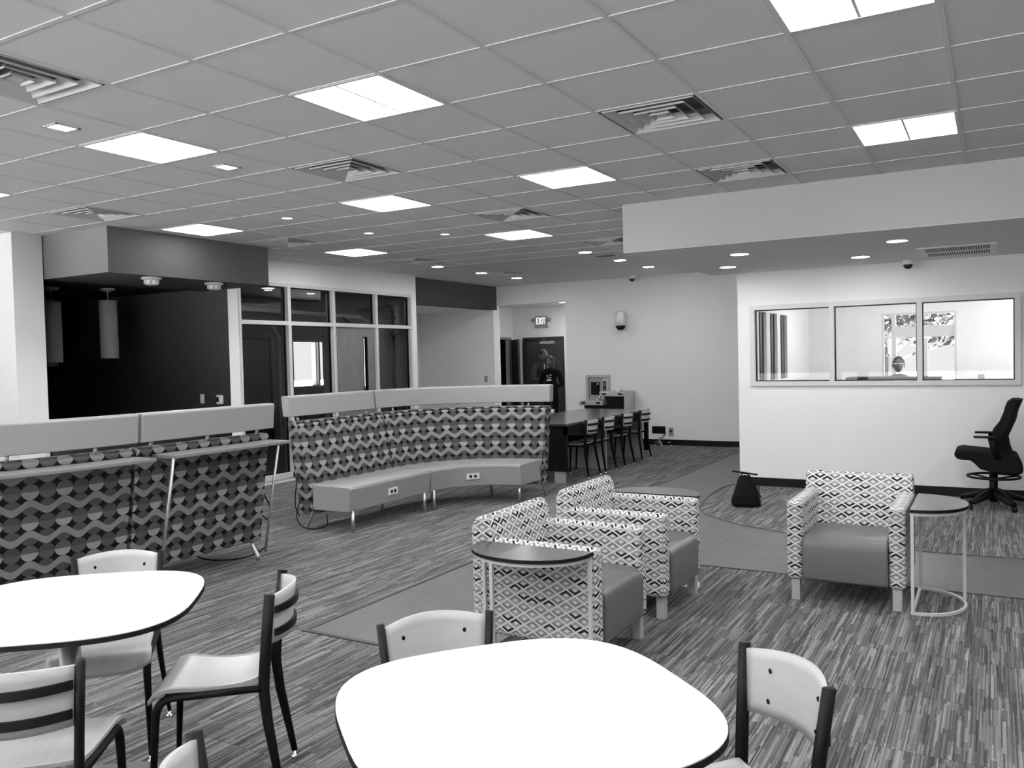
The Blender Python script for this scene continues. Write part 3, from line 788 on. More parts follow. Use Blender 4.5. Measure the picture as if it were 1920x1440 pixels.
# ================================================================== furniture
# ---- cafeteria chairs (front of the chair = +Y)
def make_chair():
    t = thing('cafe_chair', '', 'chair')
    W_ = .178
    # seat: moulded plywood with a waterfall front
    bm = bmesh.new(); nx, ny = 14, 22; th = .013; grid = []
    def sy(v):  # v 0 rear .. 1 front -> (y, z)
        L = [(-.185, .462), (-.12, .449), (0, .444), (.085, .452), (.135, .456), (.175, .446), (.200, .418), (.212, .388)]
        s = v * (len(L) - 1); i = min(int(s), len(L) - 2); f = s - i
        p0, p1 = L[max(i - 1, 0)], L[i]; p2, p3 = L[i + 1], L[min(i + 2, len(L) - 1)]
        return tuple(.5 * ((2 * p1[k]) + (-p0[k] + p2[k]) * f + (2 * p0[k] - 5 * p1[k] + 4 * p2[k] - p3[k]) * f * f + (-p0[k] + 3 * p1[k] - 3 * p2[k] + p3[k]) * f ** 3) for k in (0, 1))
    for lay in (0, 1):
        g = []
        for j in range(ny + 1):
            v = j / ny
            hw = .150 + .048 * min(1, v * 1.5)
            if v < .12: hw *= .93 + .07 * (v / .12) ** .5
            row = []
            for i in range(nx + 1):
                u = -1 + 2 * i / nx
                vv = v
                if v > .72: vv = v - (v - .72) * .62 * abs(u) ** 3      # rounded front edge
                y, z = sy(vv); z += .006 * u * u * (1 - v)
                row.append(bm.verts.new((u * hw, y, z - th * lay)))
            g.append(row)
        grid.append(g)
    for lay in (0, 1):
        for j in range(ny):
            for i in range(nx):
                q = [grid[lay][j][i], grid[lay][j][i + 1], grid[lay][j + 1][i + 1], grid[lay][j + 1][i]]
                bm.faces.new(q if lay == 0 else q[::-1])
    rim = [(j, 0) for j in range(ny + 1)] + [(ny, i) for i in range(1, nx + 1)] + [(j, nx) for j in range(ny - 1, -1, -1)] + [(0, i) for i in range(nx - 1, 0, -1)]
    for k in range(len(rim)):
        a, c = rim[k], rim[(k + 1) % len(rim)]
        f = bm.faces.new((grid[0][a[0]][a[1]], grid[0][c[0]][c[1]], grid[1][c[0]][c[1]], grid[1][a[0]][a[1]])); f.material_index = 1
    bmesh.ops.recalc_face_normals(bm, faces=bm.faces)
    o = obj('seat', bm, [M['maple_y'], M['ply_edge']], t, True)
    for p in o.data.polygons:
        if p.material_index == 1: p.use_smooth = False
    # backrest: curved plywood
    def back_y(x, z): return -.216 - .065 * (1 - (x / .168) ** 2) - (z - .60) * .10
    bm = bmesh.new(); nx = 16; nz = 6; fr = []
    for lay in (0, 1):
        g = []
        for j in range(nz + 1):
            row = []
            for i in range(nx + 1):
                u = -1 + 2 * i / nx
                z0 = .590; z1 = .768 + .014 * (1 - u * u)
                z = z0 + (z1 - z0) * j / nz; x = u * (.157 + .07 * (z - .6))
                row.append(bm.verts.new((x, back_y(x, z) - lay * .012, z)))
            g.append(row)
        fr.append(g)
    for lay in (0, 1):
        for j in range(nz):
            for i in range(nx):
                q = [fr[lay][j][i], fr[lay][j][i + 1], fr[lay][j + 1][i + 1], fr[lay][j + 1][i]]
                bm.faces.new(q[::-1] if lay == 0 else q)
    rim = [(j, 0) for j in range(nz + 1)] + [(nz, i) for i in range(1, nx + 1)] + [(j, nx) for j in range(nz - 1, -1, -1)] + [(0, i) for i in range(nx - 1, 0, -1)]
    for k in range(len(rim)):
        a, c = rim[k], rim[(k + 1) % len(rim)]
        f = bm.faces.new((fr[0][a[0]][a[1]], fr[0][c[0]][c[1]], fr[1][c[0]][c[1]], fr[1][a[0]][a[1]])); f.material_index = 1
    bmesh.ops.recalc_face_normals(bm, faces=bm.faces)
    bk = obj('backrest', bm, [M['maple'], M['ply_edge']], t, True)
    for p in bk.data.polygons:
        if p.material_index == 1: p.use_smooth = False
    for z in (.632, .718):
        bm = bmesh.new(); hw_ = .158 + .07 * (z - .6); xs = [-hw_ + 2 * hw_ * k / 14 for k in range(15)]
        inn = [(x, back_y(x * .92, z) - .013) for x in xs]; out = [(x, y - .012) for x, y in inn]
        prism(bm, inn + out[::-1], z - .013, z + .013); obj('cross_slat', bm, M['black'], t)
        for x in (-.105, .105):
            bm = bmesh.new(); lathe(bm, [(.0075, 0), (.0075, .002), (.004, .003)], 12); xform(bm, Matrix.Translation((x, back_y(x, z) - .0005, z)) @ Matrix.Rotation(R(-90), 4, 'X')); obj('bolt', bm, M['black'], bk)
    for s in (-1, 1):
        # rear post + leg in one bent flat-oval tube, front leg + rail in another
        bm = bmesh.new()
        tube(bm, [(s * .184, -.238, .780), (s * .169, -.218, .60), (s * .160, -.206, .47), (s * .160, -.203, .42), (s * .168, -.215, .30), (s * (W_ + .012), -.262, .028)], .016, 12,
             rad=[.0165, .017, .0175, .0175, .016, .0105], sq=(.8, 1.2)); obj('rear_leg', bm, M['black'], t, True)
        bm = bmesh.new()
        pts = [Vector((s * .162, -.20, .428)), Vector((s * (W_ - .002), .05, .424))] + rounded([(s * (W_ - .002), .06, .424), (s * (W_ - .001), .172, .425), (s * (W_ + .008), .195, .028)], .075, 7)[1:]
        n = len(pts); tube(bm, pts, .014, 12, rad=[.013, .014] + [.0155] * (n - 3) + [.0095]); obj('front_leg', bm, M['black'], t, True)
        for y in (-.262, .195):
            bm = bmesh.new(); lathe(bm, [(.016, 0), (.016, .006), (.007, .012), (.007, .032)], 14, (s * (W_ + .011 if y < 0 else W_ + .008), y, 0)); obj('glide', bm, M['chrome'], t, True)
    bm = bmesh.new(); tube(bm, [(-W_, .06, .418), (W_, .06, .418)], .010, 8); obj('cross_brace', bm, M['black'], t)
    return t
chair0 = make_chair(); used = [False]; g1 = 'cafe chairs around the white tables'
def chair(x, y, face, label, group=None):
    """x, y = middle of the back posts' top"""
    c = chair0 if not used[0] else copy_tree(chair0); used[0] = True
    a = R(face); off = .238
    if group == g1: x *= 1.024; y *= 1.024
    c.location = (x + math.cos(a) * off, y + math.sin(a) * off, 0); c.rotation_euler = (0, 0, a - PI / 2)
    c['label'] = label
    if group: c['group'] = group
    return c
g1 = 'cafe chairs around the white tables'
chair(-2.36, 2.265, 218, 'wooden cafe chair with black frame turned side-on, standing between the two white tables', g1)
chair(-3.37, 2.305, -46, 'wooden cafe chair behind the left white table, against the patterned bench back', g1)
chair(-2.375, 1.285, 132, 'wooden cafe chair seen from behind at the bottom left corner', g1)
chair(-1.553, 2.165, -40, 'wooden cafe chair tucked behind the middle white table, backrest with two bolts showing', g1)
chair(-.488, 2.245, 228, 'wooden cafe chair right of the middle white table, backrest with four bolts', g1)
chair(-1.425, 1.13, 52, 'cafe chair of which only the backrest corner shows at the bottom edge', g1)
g2 = 'chairs along the dark bar table'
for y, l in ((10.25, 'nearest of the four'), (10.81, 'second of the four'), (11.50, 'third of the four'), (12.20, 'farthest of the four')):
    chair(-4.70, y, 180, 'wooden cafe chair at the long dark table, %s' % l, g2)
for y, l in ((10.4, 'nearest of those on the far side'), (11.3, 'middle of those on the far side'), (12.1, 'last of those on the far side')):
    chair(-6.30, y, 0, 'wooden cafe chair beyond the long dark table, %s' % l, 'chairs on the far side of the bar table')

# ---- white soft-square tables
def table(cx, cy, rot, a, label):
    t = thing('cafe_table', label, 'table', (cx, cy, 0), 0, 'white cafe tables')
    bm = bmesh.new(); prism(bm, superell(a, 3.1, rot), .735, .752, 1, 1)
    prism(bm, superell(a - .002, 3.1, rot), .752, .755, 0, 0); obj('tabletop', bm, [M['tabletop'], M['edge']], t)
    bm = bmesh.new(); lathe(bm, [(.037, .02), (.037, .718)], 28); obj('column', bm, M['brushed'], t, True)
    bm = bmesh.new(); prism(bm, superell(.17, 4, rot), .718, .735); obj('mounting_plate', bm, M['black'], t)
    bm = bmesh.new(); prism(bm, superell(.275, 4.5, rot), .006, .02); obj('base_plate', bm, M['plate'], t, False, .004)
    bm = bmesh.new()
    for k in range(4):
        a_ = rot + PI / 4 + k * PI / 2; lathe(bm, [(.02, 0), (.02, .006)], 12, (.27 * math.cos(a_), .27 * math.sin(a_), 0))
    obj('glides', bm, M['chrome'], t)
    return t
table(-1.035, 1.803, R(50), .450, 'white rounded square table in the middle foreground with black edge')
table(-2.971, 1.823, R(40), .458, 'white rounded square table at the left edge on a steel column')

# ---- armchairs (front = -Y)
def make_arm():
    t = thing('armchair', '', 'armchair'); hx = .355; D0, D1 = -.37, .37
    for s in (-1, 1):
        x0, x1 = (-hx, -hx + .098) if s < 0 else (hx - .098, hx)
        bm = bmesh.new(); B(bm, x0, x1, D0, D1 - .03, .135, .65)
        obj('armrest', bm, M['diamonds'], t, False, .028, 3, True)
    bm = bmesh.new()   # back: profile in (y,z), leaning front face
    pr_ = [(.16, .36), (.375, .15), (.375, .70), (.36, .745), (.325, .772), (.285, .768), (.26, .735), (.215, .52)]
    a = [bm.verts.new((-hx + .005, p[0], p[1])) for p in pr_]; c = [bm.verts.new((hx - .005, p[0], p[1])) for p in pr_]
    bm.faces.new(a); bm.faces.new(c[::-1])
    for k in range(len(pr_)): bm.faces.new((a[k], c[k], c[(k + 1) % 8], a[(k + 1) % 8]))
    bmesh.ops.recalc_face_normals(bm, faces=bm.faces)
    obj('backrest', bm, M['diamonds'], t, False, .022, 3, True)
    bm = bmesh.new()
    pr_ = [(-.385, .145), (-.39, .36), (-.375, .405), (-.335, .43), (-.2, .435), (.24, .415), (.24, .145)]
    w = hx - .099
    a = [bm.verts.new((-w, p[0], p[1])) for p in pr_]; c = [bm.verts.new((w, p[0], p[1])) for p in pr_]
    bm.faces.new(a); bm.faces.new(c[::-1])
    for k in range(len(pr_)): bm.faces.new((a[k], c[k], c[(k + 1) % 7], a[(k + 1) % 7]))
    bmesh.ops.recalc_face_normals(bm, faces=bm.faces)
    obj('seat_cushion', bm, M['leather'], t, False, .018, 4)
    for sx in (-1, 1):
        for y in (-.325, .30):
            x = sx * (hx - .052); obj('leg', box(x - .027, x + .027, y - .027, y + .027, 0, .145), M['legwood'], t, False, .003)
    return t
ac = make_arm(); ac.location = (-.835, 5.97, 0); ac['label'] = 'patterned armchair on the right facing the camera, with grey seat'; ac['group'] = 'diamond patterned armchairs'
for x, y, l in ((-2.11, 4.16, 'nearest patterned armchair seen from the side, behind the half-round side table'), (-2.11, 5.17, 'patterned armchair seen from the side, behind the nearest armchair')):
    a2 = copy_tree(ac); a2.location = (x, y, 0); a2.rotation_euler = (0, 0, R(90)); a2['label'] = l

# ---- D-shaped side tables: straight edge along local X, bulging to -Y
def make_side():
    t = thing('side_table', '', 'side table'); L_, dp = .33, .31
    def dshape(L, d, n=24): return [(-L, 0)] + [(-L * math.cos(PI * k / n), -d * math.sin(PI * k / n) ** .85) for k in range(1, n)] + [(L, 0)]
    bm = bmesh.new(); prism(bm, dshape(L_, dp), .628, .648, 0, 1); obj('tabletop', bm, [M['tableblack'], M['edge']], t, False, .003)
    def flat(z0, z1, nm):
        o_ = dshape(L_ - .012, dp - .012); i_ = dshape(L_ - .03, dp - .03); i_ = [(p[0], min(p[1], -.018) if 0 < k < len(i_) - 1 else -.018) for k, p in enumerate(i_)]
        bm = bmesh.new(); n = len(o_); V = [[bm.verts.new((p[0], p[1], z)) for p in q] for q in (o_, i_) for z in (z0, z1)]
        for k in range(n):
            m = (k + 1) % n
            for A, C in ((V[0], V[1]), (V[1], V[3]), (V[3], V[2]), (V[2], V[0])): bm.faces.new((A[k], A[m], C[m], C[k]))
        bmesh.ops.recalc_face_normals(bm, faces=bm.faces); obj(nm, bm, M['alu'], t)
    flat(.610, .628, 'top_rail')
    # base: curved part only, open along the straight edge is closed in the photo's near side
    flat(.0, .016, 'base_rail')
    for x, y in ((-L_ + .02, -.012), (L_ - .02, -.012), (.10, -dp + .030)):
        obj('leg', box(x - .009, x + .009, y - .009, y + .009, .016, .610), M['alu'], t)
    return t
sd = make_side(); sd.location = (-.455, 5.90, 0); sd.rotation_euler = (0, 0, R(90)); sd['label'] = 'half-round side table with silver legs right of the camera-facing armchair'; sd['group'] = 'half-round side tables'
s2 = copy_tree(sd); s2.location = (-2.07, 3.785, 0); s2.rotation_euler = (0, 0, 0); s2.scale = (-1, 1, 1); s2['label'] = 'half-round side table with dark top in front of the nearest armchair'
s3 = copy_tree(sd); s3.location = (-2.10, 5.555, 0); s3.rotation_euler = (0, 0, R(180)); s3['label'] = 'half-round side table mostly hidden behind the second side-on armchair'

# ---- benches with high patterned backs
def sweep(bm, path, nrm, prof, mi=0):
    """path: [(x,y)], nrm: outward normals, prof: [(offset,z)] closed; uv = (arc length, perimeter)"""
    uv = bm.loops.layers.uv.verify(); rings = []; s = 0; ss = []
    for i, p in enumerate(path):
        if i: s += math.hypot(p[0] - path[i - 1][0] + .62 * (nrm[i][0] - nrm[i - 1][0]), p[1] - path[i - 1][1] + .62 * (nrm[i][1] - nrm[i - 1][1]))
        ss.append(s); rings.append([bm.verts.new((p[0] + nrm[i][0] * o, p[1] + nrm[i][1] * o, z)) for o, z in prof])
    per = [0]
    for k in range(len(prof)):
        a, c = prof[k], prof[(k + 1) % len(prof)]; per.append(per[-1] + math.hypot(a[0] - c[0], a[1] - c[1]))
    n = len(prof)
    for i in range(len(path) - 1):
        for k in range(n):
            m = (k + 1) % n
            f = bm.faces.new((rings[i][k], rings[i][m], rings[i + 1][m], rings[i + 1][k])); f.material_index = mi
            zz = (prof[k][1], prof[m][1]); steep = abs(zz[0] - zz[1]) > .05
            va, vb = (zz if steep else (per[k], per[k + 1]))
            for l, u_, v_2 in zip(f.loops, (ss[i], ss[i], ss[i + 1], ss[i + 1]), (va, vb, vb, va)): l[uv].uv = (u_, v_2)
    for ring, fl_ in ((rings[0], 1), (rings[-1], 0)):
        f = bm.faces.new(ring[::-1] if fl_ else ring); f.material_index = mi
        for l in f.loops:
            k = ring.index(l.vert); l[uv].uv = (prof[k][0] + (0 if fl_ else ss[-1]), prof[k][1])
    bmesh.ops.recalc_face_normals(bm, faces=bm.faces)
    return bm
def bench(label, path, nrm, legs, power=None, ledge=None, gap=.011, cords=()):
    t = thing('lounge_bench', label, 'bench', (0, 0, 0), 0, 'high-backed lounge bench sections')
    ox, oy = path[len(path) // 2]; t.location = (ox, oy, 0)
    path = [(p[0] - ox, p[1] - oy) for p in path]
    bm = bmesh.new(); sweep(bm, path, nrm, [(.02, .20), (-.01, .425), (.01, .442), (.47, .452), (.47, .20)]); obj('seat', bm, M['vinyl_seat'], t, False, .014, 3)
    bm = bmesh.new(); sweep(bm, path, nrm, [(.455, .155), (.635, 1.03), (.66, 1.055), (.755, 1.055), (.775, 1.035), (.64, .155)]); obj('backrest', bm, M['circles'], t, False, .012, 3)
    bm = bmesh.new(); sweep(bm, path, nrm, [(.735, 1.096), (.750, 1.285), (.765, 1.302), (.84, 1.302), (.85, 1.29), (.83, 1.096)]); obj('headrest', bm, M['vinyl_light'], t, False, .012, 3)
    n = len(path)
    for k in (max(1, n // 6), n // 2, n - 1 - max(1, n // 6)):
        x = path[k][0] + nrm[k][0] * .745; y = path[k][1] + nrm[k][1] * .745
        bm = bmesh.new(); tube(bm, [(x, y, 1.04), (x + nrm[k][0] * .03, y + nrm[k][1] * .03, 1.10)], .012, 10); obj('headrest_post', bm, M['brushed'], t, True)
    for (x, y, kind) in legs:
        bm = bmesh.new(); x -= ox; y -= oy
        if kind == 'f': tube(bm, [(x, y, 0), (x, y, .21)], .017, 12)
        else:
            k = min(range(n), key=lambda q: (path[q][0] + nrm[q][0] * .6 - x) ** 2 + (path[q][1] + nrm[q][1] * .6 - y) ** 2); nn = nrm[k]
            tube(bm, [(x, y, 0), (x, y, .03), (x - nn[0] * .06, y - nn[1] * .06, .12), (x - nn[0] * .07, y - nn[1] * .07, .17)], .016, 10)
        obj('leg', bm, M['steel'], t, True)
    if power is not None:
        k = power; p = path[k]; nn = nrm[k]; ang = math.atan2(nn[1], nn[0])
        pl = bmesh.new(); B(pl, -.008, .01, -.075, .075, -.035, .035); xform(pl, Matrix.Translation((p[0] + nn[0] * .002, p[1] + nn[1] * .002, .315)) @ Matrix.Rotation(ang, 4, 'Z'))
        po = obj('power_outlet', pl, M['alu'], t, False, .003)
        for s in (-1, 1):
            pl = bmesh.new(); B(pl, -.011, -.007, s * .026 - .014, s * .026 + .014, -.015, .015); xform(pl, Matrix.Translation((p[0] + nn[0] * .002, p[1] + nn[1] * .002, .315)) @ Matrix.Rotation(ang, 4, 'Z')); obj('socket', pl, M['black'], po)
    if ledge:
        a, b2, lg = ledge
        bm = bmesh.new(); sweep(bm, path[a:b2 + 1], nrm[a:b2 + 1], [(.765, .978), (.765, 1.002), (1.02, 1.002), (1.02, .978)]); obj('ledge', bm, M['plate'], t, False, .004)
        for k in lg:
            p = path[k]; nn = nrm[k]
            bm = bmesh.new(); tube(bm, [(p[0] + nn[0] * 1.0, p[1] + nn[1] * 1.0, .98), (p[0] + nn[0] * .86, p[1] + nn[1] * .86 - .04, .12)], .011, 8); obj('ledge_support', bm, M['brushed'], t, True)
    for pts in cords:
        bm = bmesh.new(); pp = []
        q = [Vector((p[0] - ox, p[1] - oy, p[2])) for p in pts]; pp = [q[0]]
        for k in range(1, len(q) - 1): pp += bez((q[k - 1] + q[k]) / 2, q[k], (q[k] + q[k + 1]) / 2, 5)
        pp.append(q[-1]); tube(bm, pp, .006, 6); obj('power_cord', bm, M['black'], t, True)
    return t
n_ = 10
pA = [(-5.262, 6.0 + 1.305 * k / n_) for k in range(n_ + 1)]
bench('straight bench section with patterned back, left half of the bench facing the camera', pA, [(-1, 0)] * (n_ + 1),
      [(-5.29, 6.07, 'f'), (-5.29, 7.22, 'f'), (-5.86, 6.05, 'r'), (-5.86, 7.2, 'r')], power=5,
      cords=[[(-5.88, 5.99, .30), (-5.90, 5.93, .12), (-5.75, 5.90, .02), (-5.5, 5.96, .05), (-5.6, 6.05, .16)], [(-5.9, 5.99, .55), (-5.94, 5.96, .25), (-5.86, 5.95, .14)]])
pB = []; nB = []
for k in range(17):
    a = R(180 - 90 * k / 16); pB.append((-4.565 + .70 * math.cos(a), 7.335 + .70 * math.sin(a))); nB.append((math.cos(a), math.sin(a)))
bench('curved bench section with patterned back, right half of the bench facing the camera', pB, nB,
      [(-5.27, 7.37, 'f'), (-4.63, 8.12, 'f'), (-5.72, 7.95, 'r'), (-4.62, 8.72, 'r'), (-5.20, 8.45, 'r')], power=8)
pC = [(-5.96, 4.95 - 1.23 * k / n_) for k in range(n_ + 1)]
bench('bench section seen from behind with ledge, right one of the two on the left', pC, [(1, 0)] * (n_ + 1),
      [(-5.95, 4.88, 'f'), (-5.95, 3.8, 'f'), (-5.31, 4.90, 'r'), (-5.31, 3.8, 'r')], ledge=(0, 9, (1, 9)),
      cords=[[(-5.30, 4.97, .55), (-5.24, 5.0, .42), (-5.26, 5.0, .30), (-5.32, 4.97, .36)], [(-5.28, 4.97, .2), (-5.30, 5.0, .08), (-5.36, 4.8, .02), (-5.5, 4.5, .06), (-5.5, 4.4, .16)]])
pD = []; nD = []; RC = 2.6
for k in range(13):
    d = 1.25 * k / 12 / RC
    pD.append((-5.96 - RC * (1 - math.cos(d)) * 1.0, 3.695 - RC * math.sin(d))); nD.append((math.cos(d), -math.sin(d)))
bench('bench section seen from behind with ledge, at the left edge of the photo', pD, nD,
      [(-5.95, 3.62, 'f'), (-6.1, 2.6, 'f'), (-5.33, 3.6, 'r'), (-5.55, 2.35, 'r')], ledge=(0, 12, (8,)))

# ---- long bar table
t = thing('bar_table', 'long dark table with pale wood slab legs in front of the far wall', 'table', (-5.3, 11.0, 0))
x0, x1, y0, y1 = -.58, .55, -1.44, 1.53
bm = bmesh.new(); B(bm, x0, x1, y0, y1, .735, .765); obj('tabletop', bm, M['bar_top'], t, False, .004)
bm = bmesh.new(); B(bm, x1 - .05, x1 - .01, y0 + .02, y1 - .01, .62, .735); B(bm, x0 + .01, x0 + .05, y0 + .02, y1 - .01, .62, .735); obj('apron', bm, M['black'], t)
bm = bmesh.new(); B(bm, x0 + .02, x1 - .01, y0 + .02, y0 + .07, .15, .735); obj('end_panel', bm, M['black'], t)
bm = bmesh.new(); B(bm, x1 - .19, x1 - .04, y0 + .03, y0 + .06, 0, .15); B(bm, x0 + .04, x0 + .19, y0 + .03, y0 + .06, 0, .15); obj('plinth', bm, M['panelwood'], t)
for yy in (.03, 1.45):
    bm = bmesh.new(); B(bm, x0 + .10, x1 - .10, yy, yy + .05, .0, .735); obj('slab_leg', bm, M['panelwood'], t)
bm = bmesh.new(); B(bm, x1 - .07, x1 - .01, y1 - .07, y1 - .01, .12, .735); obj('corner_post', bm, M['black'], t)
bm = bmesh.new(); B(bm, x0 + .2, x1 - .3, -1.36, 1.3, .45, .47); obj('shelf', bm, M['black'], t)

# ---- drafting stool by the window wall (faces -X)
def PX(cx, cy): px = 1760 + cx / 6.54; py = 740 + cy / 6.54; return (-.366 + (px - 1790) / 212, .537 - (py - 850) / 181)
t = thing('drafting_stool', 'black swivel stool with arms and foot ring at the right edge', 'stool', (-.02, 9.72, 0))
def prof_solid(name, pts, y0, y1, mat, bev=.012, curve=0.):
    bm = bmesh.new(); n = 9; rings = []
    for k in range(n):
        y = y0 + (y1 - y0) * k / (n - 1); u = (2 * k / (n - 1) - 1)
        rings.append([bm.verts.new((PX(*p)[0] + .02 - curve * u * u * 1.0, y, PX(*p)[1])) for p in pts])
    bm.faces.new(rings[0]); bm.faces.new(rings[-1][::-1]); m = len(pts)
    for k in range(n - 1):
        for q in range(m): bm.faces.new((rings[k][q], rings[k][(q + 1) % m], rings[k + 1][(q + 1) % m], rings[k + 1][q]))
    bmesh.ops.recalc_face_normals(bm, faces=bm.faces)
    return obj(name, bm, mat, t, False, bev, 3)
prof_solid('backrest', [(1040, 50), (975, 52), (920, 90), (890, 150), (868, 225), (820, 335), (740, 430), (722, 490), (735, 560), (770, 640), (840, 720), (960, 720), (905, 655), (880, 590), (862, 490), (905, 400), (955, 290), (985, 170)], -.21, .21, M['black_fabric'], .008, .05)
prof_solid('seat', [(200, 700), (215, 660), (290, 640), (500, 655), (760, 675), (960, 700), (1025, 830), (1025, 890), (960, 930), (640, 900), (520, 870), (440, 800), (400, 770), (250, 765), (208, 735)], -.235, .235, M['black_fabric'], .02)
for s in (-1, 1):
    dz = 0
    bm = bmesh.new(); xa = PX(440, 575)[0] + .02; xb = PX(745, 575)[0] + .02
    B(bm, xa, xb, s * .27 - .04, s * .27 + .04, .725, .745); obj('armrest', bm, M['black'], t, False, .008)
    bm = bmesh.new(); tube(bm, [(xb - .07, s * .27, .73), (xb - .05, s * .265, .64), (xb - .01, s * .23, .52), (xb + .02, s * .1, .45)], .02, 8, sq=(1.5, .8)); obj('arm_support', bm, M['black'], t, True)
bm = bmesh.new(); tube(bm, [(0, 0, .06), (0, 0, .44)], .027, 14); tube(bm, [(0, 0, .06), (0, 0, .34)], .038, 14); obj('gas_lift', bm, M['black'], t, True)
bm = bmesh.new(); tube(bm, [(.235 * math.cos(2 * PI * k / 36), .235 * math.sin(2 * PI * k / 36), .315) for k in range(36)], .012, 8, close=True); ring = obj('foot_ring', bm, M['black'], t, True)
for k in range(3):
    a = 2 * PI * k / 3 + .5; bm = bmesh.new(); tube(bm, [(.03 * math.cos(a), .03 * math.sin(a), .29), (.235 * math.cos(a), .235 * math.sin(a), .315)], .009, 8); obj('spoke', bm, M['black'], ring)
for k in range(5):
    a = 2 * PI * k / 5 + .28; bm = bmesh.new(); tube(bm, [(0, 0, .17), (.12 * math.cos(a), .12 * math.sin(a), .125), (.31 * math.cos(a), .31 * math.sin(a), .075)], .03, 8, rad=[.045, .045, .026], sq=(1.3, .9)); bl = obj('base_leg', bm, M['black'], t, True)
    bm = bmesh.new(); lathe(bm, [(.001, -.012), (.026, -.012), (.028, 0), (.026, .012), (.001, .012)], 16); xform(bm, Matrix.Translation((.315 * math.cos(a), .315 * math.sin(a), .029)) @ Matrix.Rotation(a + .6, 4, 'Z') @ Matrix.Rotation(R(90), 4, 'X')); obj('caster', bm, M['black'], bl, True)

# ---- black bag with a flat bar on top
t = thing('shoulder_bag', 'black bag with a flat bar resting on top near the window wall corner', 'bag', (-2.29, 8.86, 0), R(8))
bm = bmesh.new(); rings = []
for z, hw_, hd, dx in ((0.0, .12, .08, 0), (.012, .145, .10, 0), (.06, .150, .105, -.005), (.14, .128, .095, .0), (.22, .102, .08, .0), (.28, .082, .062, -.002), (.315, .055, .04, -.01), (.325, .03, .02, -.01)):
    rings.append([bm.verts.new((p[0] * hw_ + dx, p[1] * hd, z + .006 * math.sin(5 * p[0] + 3 * p[1]) * (z > .02))) for p in superell(1, 3, 0, 28)])
for i in range(len(rings) - 1):
    for k in range(28): bm.faces.new((rings[i][k], rings[i][(k + 1) % 28], rings[i + 1][(k + 1) % 28], rings[i + 1][k]))
bm.faces.new(rings[0][::-1]); bm.faces.new(rings[-1]); obj('body', bm, M['black_fabric'], t, True)
bm = bmesh.new(); B(bm, -.13, .13, -.015, .015, -.008, .008); xform(bm, Matrix.Translation((-.01, .0, .352)) @ Matrix.Rotation(R(7), 4, 'Y')); obj('top_bar', bm, M['black'], t, False, .004)
bm = bmesh.new(); tube(bm, [(-.07, 0, .27), (-.04, 0, .345), (.02, 0, .342), (.06, 0, .29)], .008, 8); obj('handle', bm, M['black_fabric'], t, True)
bm = bmesh.new(); tube(bm, [(.095, -.02, .26), (.135, -.03, .22), (.13, -.03, .16), (.155, -.04, .10)], .012, 8, sq=(1, .3)); obj('strap', bm, M['black_fabric'], t, True)
bm = bmesh.new(); B(bm, -.10, .10, -.115, -.095, .03, .13); obj('pocket', bm, M['black_fabric'], t, False, .02)

# ---- people
def skinbody(name, verts, edges, root, mat, parent, sub=2):
    me = bpy.data.meshes.new(name); me.from_pydata([v[0] for v in verts], edges, []); me.materials.append(mat)
    o = bpy.data.objects.new(name, me); COL.objects.link(o); o.parent = parent
    sk = o.modifiers.new('skin', 'SKIN'); sk.use_smooth_shade = True
    for i, v in enumerate(verts):
        r = v[1] if isinstance(v[1], tuple) else (v[1], v[1]); me.skin_vertices[0].data[i].radius = r
        me.skin_vertices[0].data[i].use_root = (i == root)
    if sub: sd_ = o.modifiers.new('sub', 'SUBSURF'); sd_.levels = sub; sd_.render_levels = sub
    return o
def ellips(bm, c, r, n=20, m=14, f=None):
    rings = []
    for j in range(1, m):
        th = PI * j / m; rings.append([])
        for k in range(n):
            ph = 2 * PI * k / n; p = Vector((math.sin(th) * math.cos(ph), math.sin(th) * math.sin(ph), math.cos(th)))
            if f: p = f(p)
            rings[-1].append(bm.verts.new((c[0] + p.x * r[0], c[1] + p.y * r[1], c[2] + p.z * r[2])))
    tp = bm.verts.new((c[0], c[1], c[2] + r[2])); bt = bm.verts.new((c[0], c[1], c[2] - r[2]))
    for j in range(len(rings) - 1):
        for k in range(n): bm.faces.new((rings[j][k], rings[j + 1][k], rings[j + 1][(k + 1) % n], rings[j][(k + 1) % n]))
    for k in range(n): bm.faces.new((tp, rings[0][k], rings[0][(k + 1) % n])); bm.faces.new((bt, rings[-1][(k + 1) % n], rings[-1][k]))
    bmesh.ops.recalc_face_normals(bm, faces=bm.faces)
